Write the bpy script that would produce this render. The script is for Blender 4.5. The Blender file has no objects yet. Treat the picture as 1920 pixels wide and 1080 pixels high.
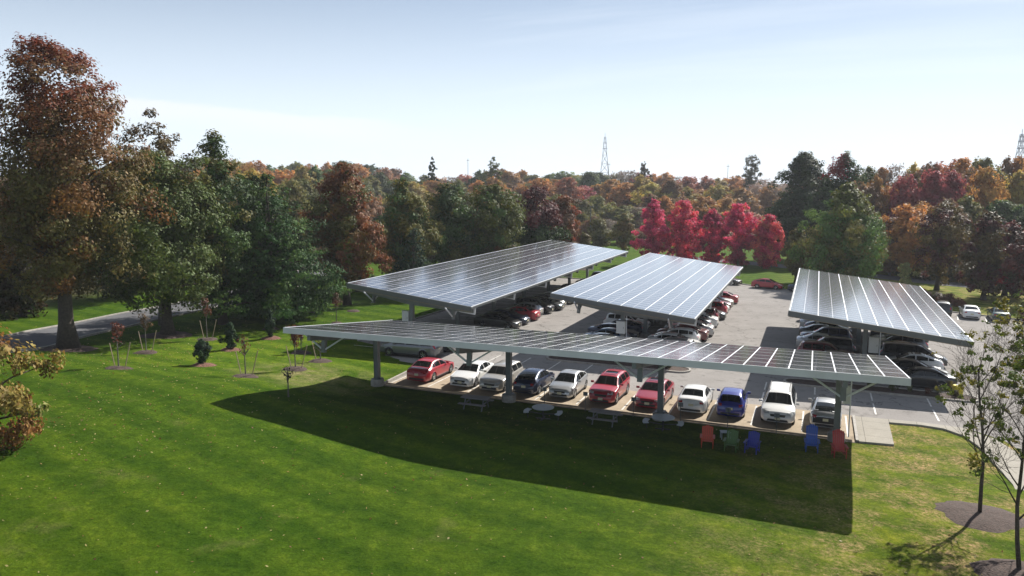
import bpy, bmesh, math, random
import numpy as np
from mathutils import Vector, Matrix
from mathutils.bvhtree import BVHTree
random.seed(11)
R_ = random.uniform
scn = bpy.context.scene
col = scn.collection

# ------------------------------------------------------------------ camera, sky, sun, exposure
cam_d = bpy.data.cameras.new('camera')
cam = bpy.data.objects.new('camera', cam_d)
col.objects.link(cam)
cam.location = (0, 0, 13.87761)
cam.rotation_euler = (math.pi / 2 - 0.13382, 0, 0.37445)
cam_d.lens = 36 * 1458.47 / 1920
cam_d.sensor_width = 36
cam_d.clip_end = 9000
scn.camera = cam

SUN_AZ, SUN_EL = 0.391, 0.658          # azimuth from +Y towards +X
world = bpy.data.worlds.new('World')
scn.world = world
world.use_nodes = True
wn, wl = world.node_tree.nodes, world.node_tree.links
bg = wn['Background']
sky = wn.new('ShaderNodeTexSky')
sky.sky_type = 'NISHITA'
sky.sun_disc = False
sky.sun_elevation = SUN_EL
sky.sun_rotation = SUN_AZ
sky.air_density = 0.7
sky.dust_density = 0.3
sky.ozone_density = 1.8
sky.altitude = 50
# thin cirrus, laid out by direction
tc = wn.new('ShaderNodeTexCoord')
sep = wn.new('ShaderNodeSeparateXYZ'); wl.new(tc.outputs['Generated'], sep.inputs[0])
mz = wn.new('ShaderNodeMath'); mz.operation = 'ADD'; mz.inputs[1].default_value = 0.12; wl.new(sep.outputs['Z'], mz.inputs[0])
dx = wn.new('ShaderNodeMath'); dx.operation = 'DIVIDE'; wl.new(sep.outputs['X'], dx.inputs[0]); wl.new(mz.outputs[0], dx.inputs[1])
dy = wn.new('ShaderNodeMath'); dy.operation = 'DIVIDE'; wl.new(sep.outputs['Y'], dy.inputs[0]); wl.new(mz.outputs[0], dy.inputs[1])
cmb = wn.new('ShaderNodeCombineXYZ'); wl.new(dx.outputs[0], cmb.inputs[0]); wl.new(dy.outputs[0], cmb.inputs[1])
mp = wn.new('ShaderNodeMapping'); mp.inputs['Rotation'].default_value = (0, 0, 0.5); mp.inputs['Scale'].default_value = (0.22, 1.1, 1)
wl.new(cmb.outputs[0], mp.inputs[0])
cn = wn.new('ShaderNodeTexNoise'); cn.inputs['Scale'].default_value = 0.9; cn.inputs['Detail'].default_value = 7; cn.inputs['Roughness'].default_value = 0.6
wl.new(mp.outputs[0], cn.inputs['Vector'])
cr = wn.new('ShaderNodeMapRange'); cr.inputs['From Min'].default_value = 0.52; cr.inputs['From Max'].default_value = 0.78; cr.inputs['To Max'].default_value = 0.55
wl.new(cn.outputs['Fac'], cr.inputs['Value'])
cm = wn.new('ShaderNodeMix'); cm.data_type = 'RGBA'; cm.inputs[7].default_value = (11.0, 11.6, 12.4, 1)
wl.new(cr.outputs[0], cm.inputs[0]); wl.new(sky.outputs[0], cm.inputs[6])
# pale humid air towards the horizon
vr = wn.new('ShaderNodeMapRange'); vr.interpolation_type = 'SMOOTHSTEP'
for i_, q_ in enumerate((-0.02, 0.31, 0.97, 0.20)): vr.inputs[i_ + 1].default_value = q_
wl.new(sep.outputs['Z'], vr.inputs[0])
vm = wn.new('ShaderNodeMix'); vm.data_type = 'RGBA'; vm.inputs[7].default_value = (10.5, 11.8, 13.0, 1)
wl.new(vr.outputs[0], vm.inputs[0]); wl.new(cm.outputs[2], vm.inputs[6])
# one long wisp low in the left of the sky
def wmath(op, a, b=None):
    q_ = wn.new('ShaderNodeMath'); q_.operation = op
    for i_, s_ in enumerate((a, b)):
        if s_ is None: continue
        if isinstance(s_, (int, float)): q_.inputs[i_].default_value = s_
        else: wl.new(s_, q_.inputs[i_])
    return q_.outputs[0]
wz = wn.new('ShaderNodeTexNoise'); wz.inputs['Scale'].default_value = 7; wz.inputs['Detail'].default_value = 8; wz.inputs['Roughness'].default_value = .62
wmp = wn.new('ShaderNodeMapping'); wmp.inputs['Scale'].default_value = (1, 1, 5); wl.new(tc.outputs['Generated'], wmp.inputs[0]); wl.new(wmp.outputs[0], wz.inputs['Vector'])
vv_ = wmath('ADD', wmath('ADD', sep.outputs['Z'], wmath('MULTIPLY', sep.outputs['X'], .099)), .099 * .736 - .092)
vv_ = wmath('ADD', vv_, wmath('MULTIPLY', wmath('SUBTRACT', wz.outputs['Fac'], .5), .022))
def wrange(src, a, b, c, d):
    r_ = wn.new('ShaderNodeMapRange'); r_.interpolation_type = 'SMOOTHSTEP'; wl.new(src, r_.inputs[0])
    for i_, q_ in enumerate((a, b, c, d)): r_.inputs[i_ + 1].default_value = q_
    return r_.outputs[0]
st = wmath('MULTIPLY', wrange(vv_, .009, .002, 0, 1), wrange(vv_, -.035, -.004, 0, 1))
st = wmath('MULTIPLY', st, wmath('MULTIPLY', wrange(sep.outputs['X'], -.40, -.60, 0, .62), wrange(sep.outputs['X'], -.82, -.74, 0, 1)))
wv = wn.new('ShaderNodeMix'); wv.data_type = 'RGBA'; wv.inputs[7].default_value = (10.8, 11.0, 11.4, 1)
wl.new(st, wv.inputs[0]); wl.new(vm.outputs[2], wv.inputs[6]); wl.new(wv.outputs[2], bg.inputs['Color'])
bg.inputs['Strength'].default_value = 0.05

sun_d = bpy.data.lights.new('sun', 'SUN')
sun_d.energy = 5.0
sun_d.angle = math.radians(0.5)
sun_d.color = (1.0, 0.955, 0.88)
sun = bpy.data.objects.new('sun', sun_d)
col.objects.link(sun)
SDIR = Vector((math.sin(SUN_AZ) * math.cos(SUN_EL), math.cos(SUN_AZ) * math.cos(SUN_EL), math.sin(SUN_EL)))
sun.rotation_euler = SDIR.to_track_quat('Z', 'Y').to_euler()
sun.location = (20, 60, 60)

scn.view_settings.view_transform = 'Standard'
scn.view_settings.look = 'None'
scn.view_settings.exposure = 0.90
scn.view_settings.gamma = 1

# ------------------------------------------------------------------ terrain
GX, GY = -0.01113, -0.01414
def g(X, Y): return GX * X + GY * Y
def S01(t):
    t = max(0.0, min(1.0, t)); return t * t * (3 - 2 * t)
def hgt(X, Y):
    z = GX * max(-80, min(40, X)) + GY * min(Y, 140)
    z += (.40 + .85 * S01((-16 - X) / 16)) * S01((45.6 - Y) / 11) + .5 * S01((-29 - X) / 7) * S01((57 - Y) / 14)
    return z

# ------------------------------------------------------------------ helpers
def tag(o, label=None, cat=None, group=None, kind=None):
    if label: o['label'] = label
    if cat: o['category'] = cat
    if group: o['group'] = group
    if kind: o['kind'] = kind
    return o
def empty(name, loc, rz=0, label=None, cat=None, group=None):
    o = bpy.data.objects.new(name, None)
    o.empty_display_size = .3
    o.location = loc; o.rotation_euler = (0, 0, rz)
    col.objects.link(o)
    return tag(o, label, cat, group)
class MB:
    def __init__(s): s.v = []; s.f = []; s.m = []; s.uv = None
    def add(s, vs, fs, m=0):
        n = len(s.v); s.v += [tuple(p) for p in vs]; s.f += [tuple(i + n for i in f) for f in fs]; s.m += [m] * len(fs)
    def box(s, c, size, rz=0, m=0, M=None):
        x, y, z = [a / 2 for a in size]
        P = [Vector((i * x, j * y, k * z)) for k in (-1, 1) for j in (-1, 1) for i in (-1, 1)]
        T = Matrix.Translation(c) @ Matrix.Rotation(rz, 4, 'Z') @ (M or Matrix())
        s.add([T @ p for p in P], [(0, 2, 3, 1), (4, 5, 7, 6), (0, 1, 5, 4), (2, 6, 7, 3), (0, 4, 6, 2), (1, 3, 7, 5)], m)
    def hexa(s, P, m=0):      # 8 points: bottom 4 ccw, top 4 ccw
        s.add(P, [(3, 2, 1, 0), (4, 5, 6, 7), (0, 1, 5, 4), (1, 2, 6, 5), (2, 3, 7, 6), (3, 0, 4, 7)], m)
    def beam(s, a, b, w, h, m=0, up=(0, 0, 1)):
        a = Vector(a); b = Vector(b); d = (b - a).normalized(); r = d.cross(Vector(up)).normalized(); u = r.cross(d)
        P = []
        for q in (a, b):
            P += [q - r * w / 2 - u * h / 2, q + r * w / 2 - u * h / 2, q + r * w / 2 + u * h / 2, q - r * w / 2 + u * h / 2]
        s.add(P, [(0, 1, 2, 3), (7, 6, 5, 4), (4, 5, 1, 0), (5, 6, 2, 1), (6, 7, 3, 2), (7, 4, 0, 3)], m)
    def tube(s, pts, rad, n=8, m=0, cap=True):
        pts = [Vector(p) for p in pts]; rings = []
        ref = Vector((0.31, 0.95, 0.05))
        for i, p in enumerate(pts):
            d = (pts[min(i + 1, len(pts) - 1)] - pts[max(i - 1, 0)])
            d = d.normalized() if d.length > 1e-9 else Vector((0, 0, 1))
            r = d.cross(ref)
            if r.length < .05: r = d.cross(Vector((1, 0, 0)))
            r.normalize(); u = r.cross(d)
            rd = rad[i] if isinstance(rad, (list, tuple)) else rad
            rings.append([p + (r * math.cos(2 * math.pi * k / n) + u * math.sin(2 * math.pi * k / n)) * rd for k in range(n)])
        vs = [q for r in rings for q in r]
        fs = [(i * n + k, i * n + (k + 1) % n, (i + 1) * n + (k + 1) % n, (i + 1) * n + k) for i in range(len(pts) - 1) for k in range(n)]
        if cap: fs += [tuple(reversed(range(n))), tuple((len(pts) - 1) * n + k for k in range(n))]
        s.add(vs, fs, m)
    def lathe(s, prof, n=24, c=(0, 0, 0), m=0, axis='Z'):
        vs = []
        for r, z in prof:
            for k in range(n):
                a = 2 * math.pi * k / n
                p = (r * math.cos(a), r * math.sin(a), z)
                if axis == 'Y': p = (p[0], p[2], p[1])
                vs.append((p[0] + c[0], p[1] + c[1], p[2] + c[2]))
        fs = [(i * n + k, i * n + (k + 1) % n, (i + 1) * n + (k + 1) % n, (i + 1) * n + k) for i in range(len(prof) - 1) for k in range(n)]
        s.add(vs, fs, m)
    def build(s, name, mats, parent=None, smooth=False, loc=None):
        me = bpy.data.meshes.new(name)
        me.from_pydata(s.v, [], s.f)
        if not isinstance(mats, (list, tuple)): mats = [mats]
        for mt in mats: me.materials.append(mt)
        if len(mats) > 1: me.polygons.foreach_set('material_index', s.m)
        if s.uv:
            ul = me.uv_layers.new(name='UVMap'); flat = []
            for f in s.f:
                for i in f: flat += s.uv[i]
            ul.data.foreach_set('uv', flat)
        if smooth: me.polygons.foreach_set('use_smooth', [True] * len(s.f))
        me.update()
        o = bpy.data.objects.new(name, me)
        col.objects.link(o)
        if parent: o.parent = parent
        if loc: o.location = loc
        return o
def copy_tree(o, parent=None):
    c = o.copy(); col.objects.link(c); c.parent = parent
    for ch in o.children: copy_tree(ch, c)
    return c

# ------------------------------------------------------------------ materials
def new_mat(name):
    m = bpy.data.materials.new(name); m.use_nodes = True
    nt = m.node_tree; return m, nt.nodes, nt.links, nt.nodes['Principled BSDF']
def setp(b, **k):
    names = dict(rough='Roughness', metal='Metallic', spec='Specular IOR Level', coat='Coat Weight', coat_r='Coat Roughness', ior='IOR')
    for a, v in k.items():
        b.inputs[names[a]].default_value = v
def mat(name, c, rough=.6, metal=0, spec=.5, coat=0, noise=0, nscale=8, bump=0, bscale=40):
    m, n, l, b = new_mat(name)
    setp(b, rough=rough, metal=metal, spec=spec, coat=coat, coat_r=.04)
    b.inputs['Base Color'].default_value = (*c, 1)
    if noise:
        t = n.new('ShaderNodeTexCoord'); x = n.new('ShaderNodeTexNoise'); x.inputs['Scale'].default_value = nscale; x.inputs['Detail'].default_value = 6
        l.new(t.outputs['Object'], x.inputs['Vector'])
        r = n.new('ShaderNodeMapRange'); r.inputs['From Min'].default_value = .3; r.inputs['From Max'].default_value = .7
        r.inputs['To Min'].default_value = 1 - noise; r.inputs['To Max'].default_value = 1 + noise
        l.new(x.outputs['Fac'], r.inputs['Value'])
        h = n.new('ShaderNodeMix'); h.data_type = 'RGBA'; h.blend_type = 'MULTIPLY'; h.inputs[0].default_value = 1
        h.inputs[6].default_value = (*c, 1); l.new(r.outputs[0], h.inputs[7]); l.new(h.outputs[2], b.inputs['Base Color'])
    if bump:
        t = n.new('ShaderNodeTexCoord'); x = n.new('ShaderNodeTexNoise'); x.inputs['Scale'].default_value = bscale; x.inputs['Detail'].default_value = 5
        l.new(t.outputs['Object'], x.inputs['Vector'])
        bp = n.new('ShaderNodeBump'); bp.inputs['Strength'].default_value = bump; bp.inputs['Distance'].default_value = .05
        l.new(x.outputs['Fac'], bp.inputs['Height']); l.new(bp.outputs[0], b.inputs['Normal'])
    return m
def ramp(n, l, src, stops):
    r = n.new('ShaderNodeValToRGB'); e = r.color_ramp.elements
    while len(e) > 1: e.remove(e[0])
    e[0].position = stops[0][0]; e[0].color = (*stops[0][1], 1)
    for p, c in stops[1:]:
        q = e.new(p); q.color = (*c, 1)
    l.new(src, r.inputs[0]); return r
def noise_node(n, l, vec, scale, detail=5, rough=.55):
    x = n.new('ShaderNodeTexNoise'); x.inputs['Scale'].default_value = scale; x.inputs['Detail'].default_value = detail; x.inputs['Roughness'].default_value = rough
    l.new(vec, x.inputs['Vector']); return x
def mixc(n, l, fac, a, b, blend='MIX'):
    m = n.new('ShaderNodeMix'); m.data_type = 'RGBA'; m.blend_type = blend
    if isinstance(fac, float): m.inputs[0].default_value = fac
    else: l.new(fac, m.inputs[0])
    for i, q in ((6, a), (7, b)):
        if isinstance(q, tuple): m.inputs[i].default_value = (*q, 1)
        else: l.new(q, m.inputs[i])
    return m.outputs[2]
def maprange(n, l, src, a, b, c=0, d=1):
    r = n.new('ShaderNodeMapRange'); l.new(src, r.inputs[0])
    for i, q in enumerate((a, b, c, d)): r.inputs[i + 1].default_value = q
    return r.outputs[0]

def grass_material():
    m, n, l, b = new_mat('grass')
    setp(b, rough=.9, spec=.04)
    t = n.new('ShaderNodeTexCoord').outputs['Object']
    n1 = noise_node(n, l, t, .09, 6); n2 = noise_node(n, l, t, 1.1, 6, .65); n3 = noise_node(n, l, t, 9, 4, .7)
    c = ramp(n, l, n2.outputs['Fac'], [(.28, (.031, .072, .004)), (.5, (.048, .098, .005)), (.72, (.076, .128, .008))]).outputs[0]
    c = mixc(n, l, maprange(n, l, n1.outputs['Fac'], .35, .7), c, mixc(n, l, 1.0, c, (1.3, 1.12, 1.15), 'MULTIPLY'))
    # mowing bands
    mp = n.new('ShaderNodeMapping'); l.new(t, mp.inputs[0]); mp.inputs['Rotation'].default_value = (0, 0, math.radians(12))
    w = n.new('ShaderNodeTexWave'); w.bands_direction = 'Y'; w.inputs['Scale'].default_value = .105; w.inputs['Distortion'].default_value = .9
    w.inputs['Detail Scale'].default_value = .35; w.inputs['Detail'].default_value = 2
    l.new(mp.outputs[0], w.inputs['Vector'])
    c = mixc(n, l, maprange(n, l, w.outputs['Fac'], .25, .75, 0, .95), c, mixc(n, l, 1.0, c, (.66, .76, .70), 'MULTIPLY'))
    mo = noise_node(n, l, t, 2.4, 9, .82)
    c = mixc(n, l, maprange(n, l, mo.outputs['Fac'], .36, .62), mixc(n, l, 1.0, c, (.70, .76, .72), 'MULTIPLY'), mixc(n, l, 1.0, c, (1.26, 1.18, 1.3), 'MULTIPLY'))
    ml = noise_node(n, l, t, .17, 4, .6)
    c = mixc(n, l, maprange(n, l, ml.outputs['Fac'], .4, .62, 0, .35), c, mixc(n, l, 1.0, c, (1.22, 1.08, 1.0), 'MULTIPLY'))
    # dry straw patches, more of them towards the right of the lawn
    sx = n.new('ShaderNodeSeparateXYZ'); l.new(t, sx.inputs[0])
    right = maprange(n, l, sx.outputs['X'], -7, 4, 0, 1)
    nb = noise_node(n, l, t, .45, 7, .75)
    dry = maprange(n, l, nb.outputs['Fac'], .43, .64)
    mm = n.new('ShaderNodeMath'); mm.operation = 'MULTIPLY'; l.new(dry, mm.inputs[0]); l.new(right, mm.inputs[1])
    nf = noise_node(n, l, t, 5.5, 5, .8)
    fine = maprange(n, l, nf.outputs['Fac'], .42, .62)
    m2 = n.new('ShaderNodeMath'); m2.operation = 'MULTIPLY'; l.new(mm.outputs[0], m2.inputs[0]); l.new(fine, m2.inputs[1])
    c = mixc(n, l, m2.outputs[0], c, (.27, .23, .115))
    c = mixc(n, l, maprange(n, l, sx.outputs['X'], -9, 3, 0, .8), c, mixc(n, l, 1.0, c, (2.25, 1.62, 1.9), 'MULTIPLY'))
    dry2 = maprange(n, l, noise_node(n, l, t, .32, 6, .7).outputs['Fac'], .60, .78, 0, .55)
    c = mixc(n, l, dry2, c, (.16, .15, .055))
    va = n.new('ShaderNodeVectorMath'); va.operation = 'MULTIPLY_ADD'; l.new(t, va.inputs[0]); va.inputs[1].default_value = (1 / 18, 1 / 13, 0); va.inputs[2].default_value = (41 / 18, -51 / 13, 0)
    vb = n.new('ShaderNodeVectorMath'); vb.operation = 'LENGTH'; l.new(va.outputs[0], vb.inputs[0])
    c = mixc(n, l, maprange(n, l, vb.outputs['Value'], 1.0, .3, 0, 1), c, mixc(n, l, 1.0, c, (1.75, 1.5, 1.6), 'MULTIPLY'))  # sunlit slope painted into the colour: grass on the rise brighter, slightly strawy
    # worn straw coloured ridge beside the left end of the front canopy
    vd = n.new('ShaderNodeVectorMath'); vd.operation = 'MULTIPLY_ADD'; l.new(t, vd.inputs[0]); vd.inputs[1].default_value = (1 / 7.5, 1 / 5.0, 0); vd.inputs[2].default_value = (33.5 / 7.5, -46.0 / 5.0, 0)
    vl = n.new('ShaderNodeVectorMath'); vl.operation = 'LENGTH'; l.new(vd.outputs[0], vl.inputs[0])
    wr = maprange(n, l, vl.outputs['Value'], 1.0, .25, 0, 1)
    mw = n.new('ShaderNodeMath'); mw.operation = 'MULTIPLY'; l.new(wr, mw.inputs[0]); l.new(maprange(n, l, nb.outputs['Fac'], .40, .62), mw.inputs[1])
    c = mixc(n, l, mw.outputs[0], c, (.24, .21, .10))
    # bright fine speckle of blades
    c = mixc(n, l, maprange(n, l, n3.outputs['Fac'], .3, .75, 0, 1), mixc(n, l, 1.0, c, (.62, .66, .6), 'MULTIPLY'), mixc(n, l, 1.0, c, (1.4, 1.35, 1.3), 'MULTIPLY'))
    # woodland floor beyond the car park
    far = maprange(n, l, sx.outputs['Y'], 205, 215); lft = maprange(n, l, sx.outputs['X'], -78, -88)
    mxx = n.new('ShaderNodeMath'); mxx.operation = 'MAXIMUM'; l.new(far, mxx.inputs[0]); l.new(lft, mxx.inputs[1])
    c = mixc(n, l, mxx.outputs[0], c, (.045, .04, .018))
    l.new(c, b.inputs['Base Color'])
    bp = n.new('ShaderNodeBump'); bp.inputs['Strength'].default_value = .9; bp.inputs['Distance'].default_value = .09
    nn = noise_node(n, l, t, 22, 5, .8); l.new(nn.outputs['Fac'], bp.inputs['Height'])
    bp2 = n.new('ShaderNodeBump'); bp2.inputs['Strength'].default_value = .6; bp2.inputs['Distance'].default_value = .25
    l.new(n2.outputs['Fac'], bp2.inputs['Height']); l.new(bp.outputs[0], bp2.inputs['Normal'])
    l.new(bp2.outputs[0], b.inputs['Normal'])
    return m
def paving_material(name, lo, hi, scale=.4, stain=(.1, .09, .08), cracks=True, rough=.85, joints=0):
    m, n, l, b = new_mat(name)
    setp(b, rough=.95, spec=.02)
    t = n.new('ShaderNodeTexCoord').outputs['Object']
    c = ramp(n, l, noise_node(n, l, t, scale, 8, .7).outputs['Fac'], [(.3, lo), (.7, hi)]).outputs[0]
    f = noise_node(n, l, t, 14, 5, .8)
    c = mixc(n, l, maprange(n, l, f.outputs['Fac'], .3, .7), mixc(n, l, 1.0, c, (.84, .84, .84), 'MULTIPLY'), mixc(n, l, 1.0, c, (1.15, 1.15, 1.15), 'MULTIPLY'))
    s = noise_node(n, l, t, .9, 6, .75)
    c = mixc(n, l, maprange(n, l, s.outputs['Fac'], .54, .70, 0, .7), c, stain)
    if cracks:
        v = n.new('ShaderNodeTexVoronoi'); v.feature = 'DISTANCE_TO_EDGE'; v.inputs['Scale'].default_value = .11
        wv = noise_node(n, l, t, .6, 4)
        ad = n.new('ShaderNodeVectorMath'); ad.operation = 'MULTIPLY_ADD'; l.new(wv.outputs['Color'], ad.inputs[0]); ad.inputs[1].default_value = (3, 3, 3); l.new(t, ad.inputs[2])
        l.new(ad.outputs[0], v.inputs['Vector'])
        c = mixc(n, l, maprange(n, l, v.outputs['Distance'], .007, .0015, 0, .7), c, (.07, .065, .06))
    if joints:
        br = n.new('ShaderNodeTexBrick'); br.offset = 0; br.inputs['Scale'].default_value = 1; br.inputs['Mortar Size'].default_value = .012
        br.inputs['Brick Width'].default_value = joints; br.inputs['Row Height'].default_value = joints
        l.new(t, br.inputs['Vector'])
        c = mixc(n, l, br.outputs['Fac'], c, (.12, .11, .1))
    l.new(c, b.inputs['Base Color'])
    bp = n.new('ShaderNodeBump'); bp.inputs['Strength'].default_value = .25; bp.inputs['Distance'].default_value = .02
    l.new(f.outputs['Fac'], bp.inputs['Height']); l.new(bp.outputs[0], b.inputs['Normal'])
    return m
def panel_material():
    # glass over dark cells; UV in metres: u = along the row of modules, v = across the canopy
    m, n, l, b = new_mat('solar_glass')
    uv = n.new('ShaderNodeUVMap').outputs[0]
    sp = n.new('ShaderNodeSeparateXYZ'); l.new(uv, sp.inputs[0])
    def line(src, period, w):
        a = n.new('ShaderNodeMath'); a.operation = 'PINGPONG'; a.inputs[1].default_value = period / 2; l.new(src, a.inputs[0])
        c = n.new('ShaderNodeMath'); c.operation = 'LESS_THAN'; c.inputs[1].default_value = w / 2; l.new(a.outputs[0], c.inputs[0]); return c.outputs[0]
    def mx(a, c):
        q = n.new('ShaderNodeMath'); q.operation = 'MAXIMUM'; l.new(a, q.inputs[0]); l.new(c, q.inputs[1]); return q.outputs[0]
    frame = mx(line(sp.outputs[0], 1.0, .085), line(sp.outputs[1], 1.0, .045))
    cells = mx(line(sp.outputs[0], 1 / 6, .012), line(sp.outputs[1], 1 / 6, .012))
    nz = noise_node(n, l, uv, .35, 3)
    base = mixc(n, l, maprange(n, l, nz.outputs['Fac'], .3, .7), (.036, .040, .058), (.056, .056, .074))
    c = mixc(n, l, cells, base, (.16, .165, .18))
    c = mixc(n, l, frame, c, (.46, .46, .47))
    l.new(c, b.inputs['Base Color'])
    setp(b, rough=.10, spec=.7, coat=1.0, coat_r=.11)
    l.new(maprange(n, l, frame, 0, 1, .20, .45), b.inputs['Roughness'])
    # each module sits at a slightly different angle
    fl = n.new('ShaderNodeVectorMath'); fl.operation = 'FLOOR'; l.new(uv, fl.inputs[0])
    wn_ = n.new('ShaderNodeTexWhiteNoise'); l.new(fl.outputs[0], wn_.inputs['Vector'])
    sb = n.new('ShaderNodeVectorMath'); sb.operation = 'SUBTRACT'; sb.inputs[1].default_value = (.5, .5, .5); l.new(wn_.outputs['Color'], sb.inputs[0])
    sc = n.new('ShaderNodeVectorMath'); sc.operation = 'SCALE'; sc.inputs['Scale'].default_value = .006; l.new(sb.outputs[0], sc.inputs[0])
    ge = n.new('ShaderNodeNewGeometry')
    ad = n.new('ShaderNodeVectorMath'); ad.operation = 'ADD'; l.new(ge.outputs['Normal'], ad.inputs[0]); l.new(sc.outputs[0], ad.inputs[1])
    nm = n.new('ShaderNodeVectorMath'); nm.operation = 'NORMALIZE'; l.new(ad.outputs[0], nm.inputs[0])
    l.new(nm.outputs[0], b.inputs['Normal'])
    return m
def leaf_material(name='leaves', trans=.27, rough=.6):
    m, n, l, b = new_mat(name)
    setp(b, rough=rough, spec=.16)
    at = n.new('ShaderNodeVertexColor'); at.layer_name = 'leaf'
    oi = n.new('ShaderNodeObjectInfo')
    c = mixc(n, l, 1.0, at.outputs[0], oi.outputs['Color'], 'MULTIPLY')
    l.new(c, b.inputs['Base Color'])
    tr = n.new('ShaderNodeBsdfTranslucent'); l.new(mixc(n, l, 1.0, c, (1.35, 1.18, 1.0), 'MULTIPLY'), tr.inputs['Color'])
    mx = n.new('ShaderNodeMixShader'); mx.inputs[0].default_value = trans
    l.new(b.outputs[0], mx.inputs[1]); l.new(tr.outputs[0], mx.inputs[2])
    l.new(mx.outputs[0], n['Material Output'].inputs[0])
    return m

M = {}
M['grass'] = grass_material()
M['asphalt'] = paving_material('asphalt', (.224, .209, .197), (.29, .272, .257), .25, (.10, .092, .085))
M['road'] = paving_material('road_asphalt', (.10, .10, .105), (.14, .14, .145), .3, (.08, .08, .08), cracks=False)
M['apron'] = paving_material('apron_concrete', (.31, .255, .19), (.41, .34, .26), .5, (.17, .14, .11), cracks=False)
M['walk'] = paving_material('walk_concrete', (.29, .27, .232), (.36, .335, .292), .5, (.27, .25, .22), cracks=False, joints=1.55)
M['curb'] = mat('curb_concrete', (.30, .28, .25), .85, noise=.2, nscale=3)
M['mulch'] = mat('mulch', (.055, .034, .026), .95, noise=.5, nscale=9, bump=1, bscale=14)
M['mulch_red'] = mat('red_mulch', (.13, .06, .038), .95, noise=.5, nscale=9, bump=1, bscale=14)
M['line'] = mat('line_paint', (.55, .53, .49), .7, noise=.25, nscale=4)
M['panel'] = panel_material()
M['alu'] = mat('aluminium', (.78, .79, .82), .38, .25)
M['steel'] = mat('galvanised_steel', (.155, .170, .175), .5, .25, noise=.12, nscale=2)
M['fascia'] = mat('painted_fascia', (.53, .54, .54), .5, .15, noise=.08, nscale=1)
M['dark_steel'] = mat('dark_steel', (.11, .12, .12), .55, .3)
M['white_steel'] = mat('white_steel', (.62, .64, .68), .5, noise=.06)
M['concrete'] = mat('footing_concrete', (.33, .31, .28), .85, noise=.2, nscale=4, bump=.4, bscale=20)
M['cabinet'] = mat('cabinet_paint', (.55, .56, .55), .45)
M['bark'] = mat('bark', (.055, .042, .032), .9, noise=.35, nscale=6, bump=1, bscale=12)
M['pale_bark'] = mat('pale_bark', (.13, .115, .10), .9, noise=.3, nscale=6, bump=1, bscale=12)
M['stake'] = mat('stake_wood', (.22, .17, .11), .8, noise=.2)
M['leaf'] = leaf_material()
M['thin_leaf'] = leaf_material('thin_leaves', .46, .6)
M['needle'] = leaf_material('needles', .25, .7)
M['tyre'] = mat('tyre_rubber', (.018, .018, .018), .8)
M['rim'] = mat('alloy_rim', (.55, .56, .58), .25, .9)
M['glass'] = mat('car_glass', (.010, .012, .013), .06, spec=.6)
M['trim'] = mat('black_trim', (.02, .02, .022), .5)
M['under'] = mat('underbody', (.012, .012, .012), .9)
M['head'] = mat('headlight_lens', (.62, .64, .66), .08, .3, spec=.8)
M['tail'] = mat('taillight_lens', (.33, .012, .014), .12, spec=.7)
M['plate'] = mat('licence_plate', (.58, .55, .38), .5)
M['chrome'] = mat('chrome', (.7, .7, .72), .12, 1)
def paint(name, c, metal=.0, rough=.35):
    M[name] = mat('paint_' + name, c, rough, metal, coat=1.0)
paint('red', (.36, .012, .028)); paint('maroon', (.30, .016, .035)); paint('white', (.74, .74, .73)); paint('silver', (.46, .47, .48), .55)
paint('grey', (.17, .18, .19), .5); paint('navy', (.012, .022, .06), .3); paint('blue', (.018, .03, .26), .1); paint('black', (.012, .012, .014))
paint('champagne', (.50, .47, .42), .5); paint('skyblue', (.13, .20, .30), .4); paint('dark_grey', (.05, .055, .06), .4); paint('burgundy', (.10, .008, .014)); paint('green', (.02, .05, .045), .3)
# ------------------------------------------------------------------ ground
from mathutils.geometry import tessellate_polygon
def sheet(name, pts, m, off, kind='structure', parent=None):
    bm = bmesh.new()
    vs = [bm.verts.new((x, y, g(x, y) + off)) for x, y in pts]
    for t in tessellate_polygon([[Vector((x, y, 0)) for x, y in pts]]):
        try:
            f = bm.faces.new([vs[i] for i in t]); f.normal_update()
            if f.normal.z < 0: f.normal_flip()
        except ValueError: pass
    me = bpy.data.meshes.new(name); bm.to_mesh(me); bm.free(); me.materials.append(m)
    o = bpy.data.objects.new(name, me); col.objects.link(o)
    if kind: o['kind'] = kind
    return o
def ground():
    def axis(lo, hi, step, far):
        a = list(np.arange(lo, hi + .01, step)); k = step
        x = hi
        while x < far: k *= 1.25; x += k; a.append(x)
        k = step; x = lo
        while x > -far: k *= 1.25; x -= k; a.insert(0, x)
        return a
    xs = axis(-75, 20, 1.0, 4000); ys = axis(8, 66, 1.0, 4000)
    nx, ny = len(xs), len(ys)
    v = [(x, y, hgt(x, y)) for y in ys for x in xs]
    f = [(j * nx + i, j * nx + i + 1, (j + 1) * nx + i + 1, (j + 1) * nx + i) for j in range(ny - 1) for i in range(nx - 1)]
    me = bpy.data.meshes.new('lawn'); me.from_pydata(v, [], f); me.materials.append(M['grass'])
    me.polygons.foreach_set('use_smooth', [True] * len(f))
    o = bpy.data.objects.new('lawn', me); col.objects.link(o); o['kind'] = 'structure'
ground()
LOT = [(-28.2, 46.62), (2.6, 46.62), (2.6, 52.3), (6.2, 52.6), (9.0, 52.4), (10.6, 50.6), (11.4, 47.5), (11.6, 43), (11.4, 36), (10.8, 20), (22, 20), (26, 45), (60, 60), (60, 96),
       (22, 103.2), (14.0, 107), (6, 113), (-2.5, 119.2), (-8.5, 122.5), (-13, 126), (-19, 127), (-26, 122), (-30, 118.5), (-39.6, 118.5), (-39.6, 63), (-38.5, 59.8), (-33.6, 57.9), (-33.2, 54.6), (-28.6, 53.6)]
sheet('parking_lot', LOT, M['asphalt'], .012)
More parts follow.
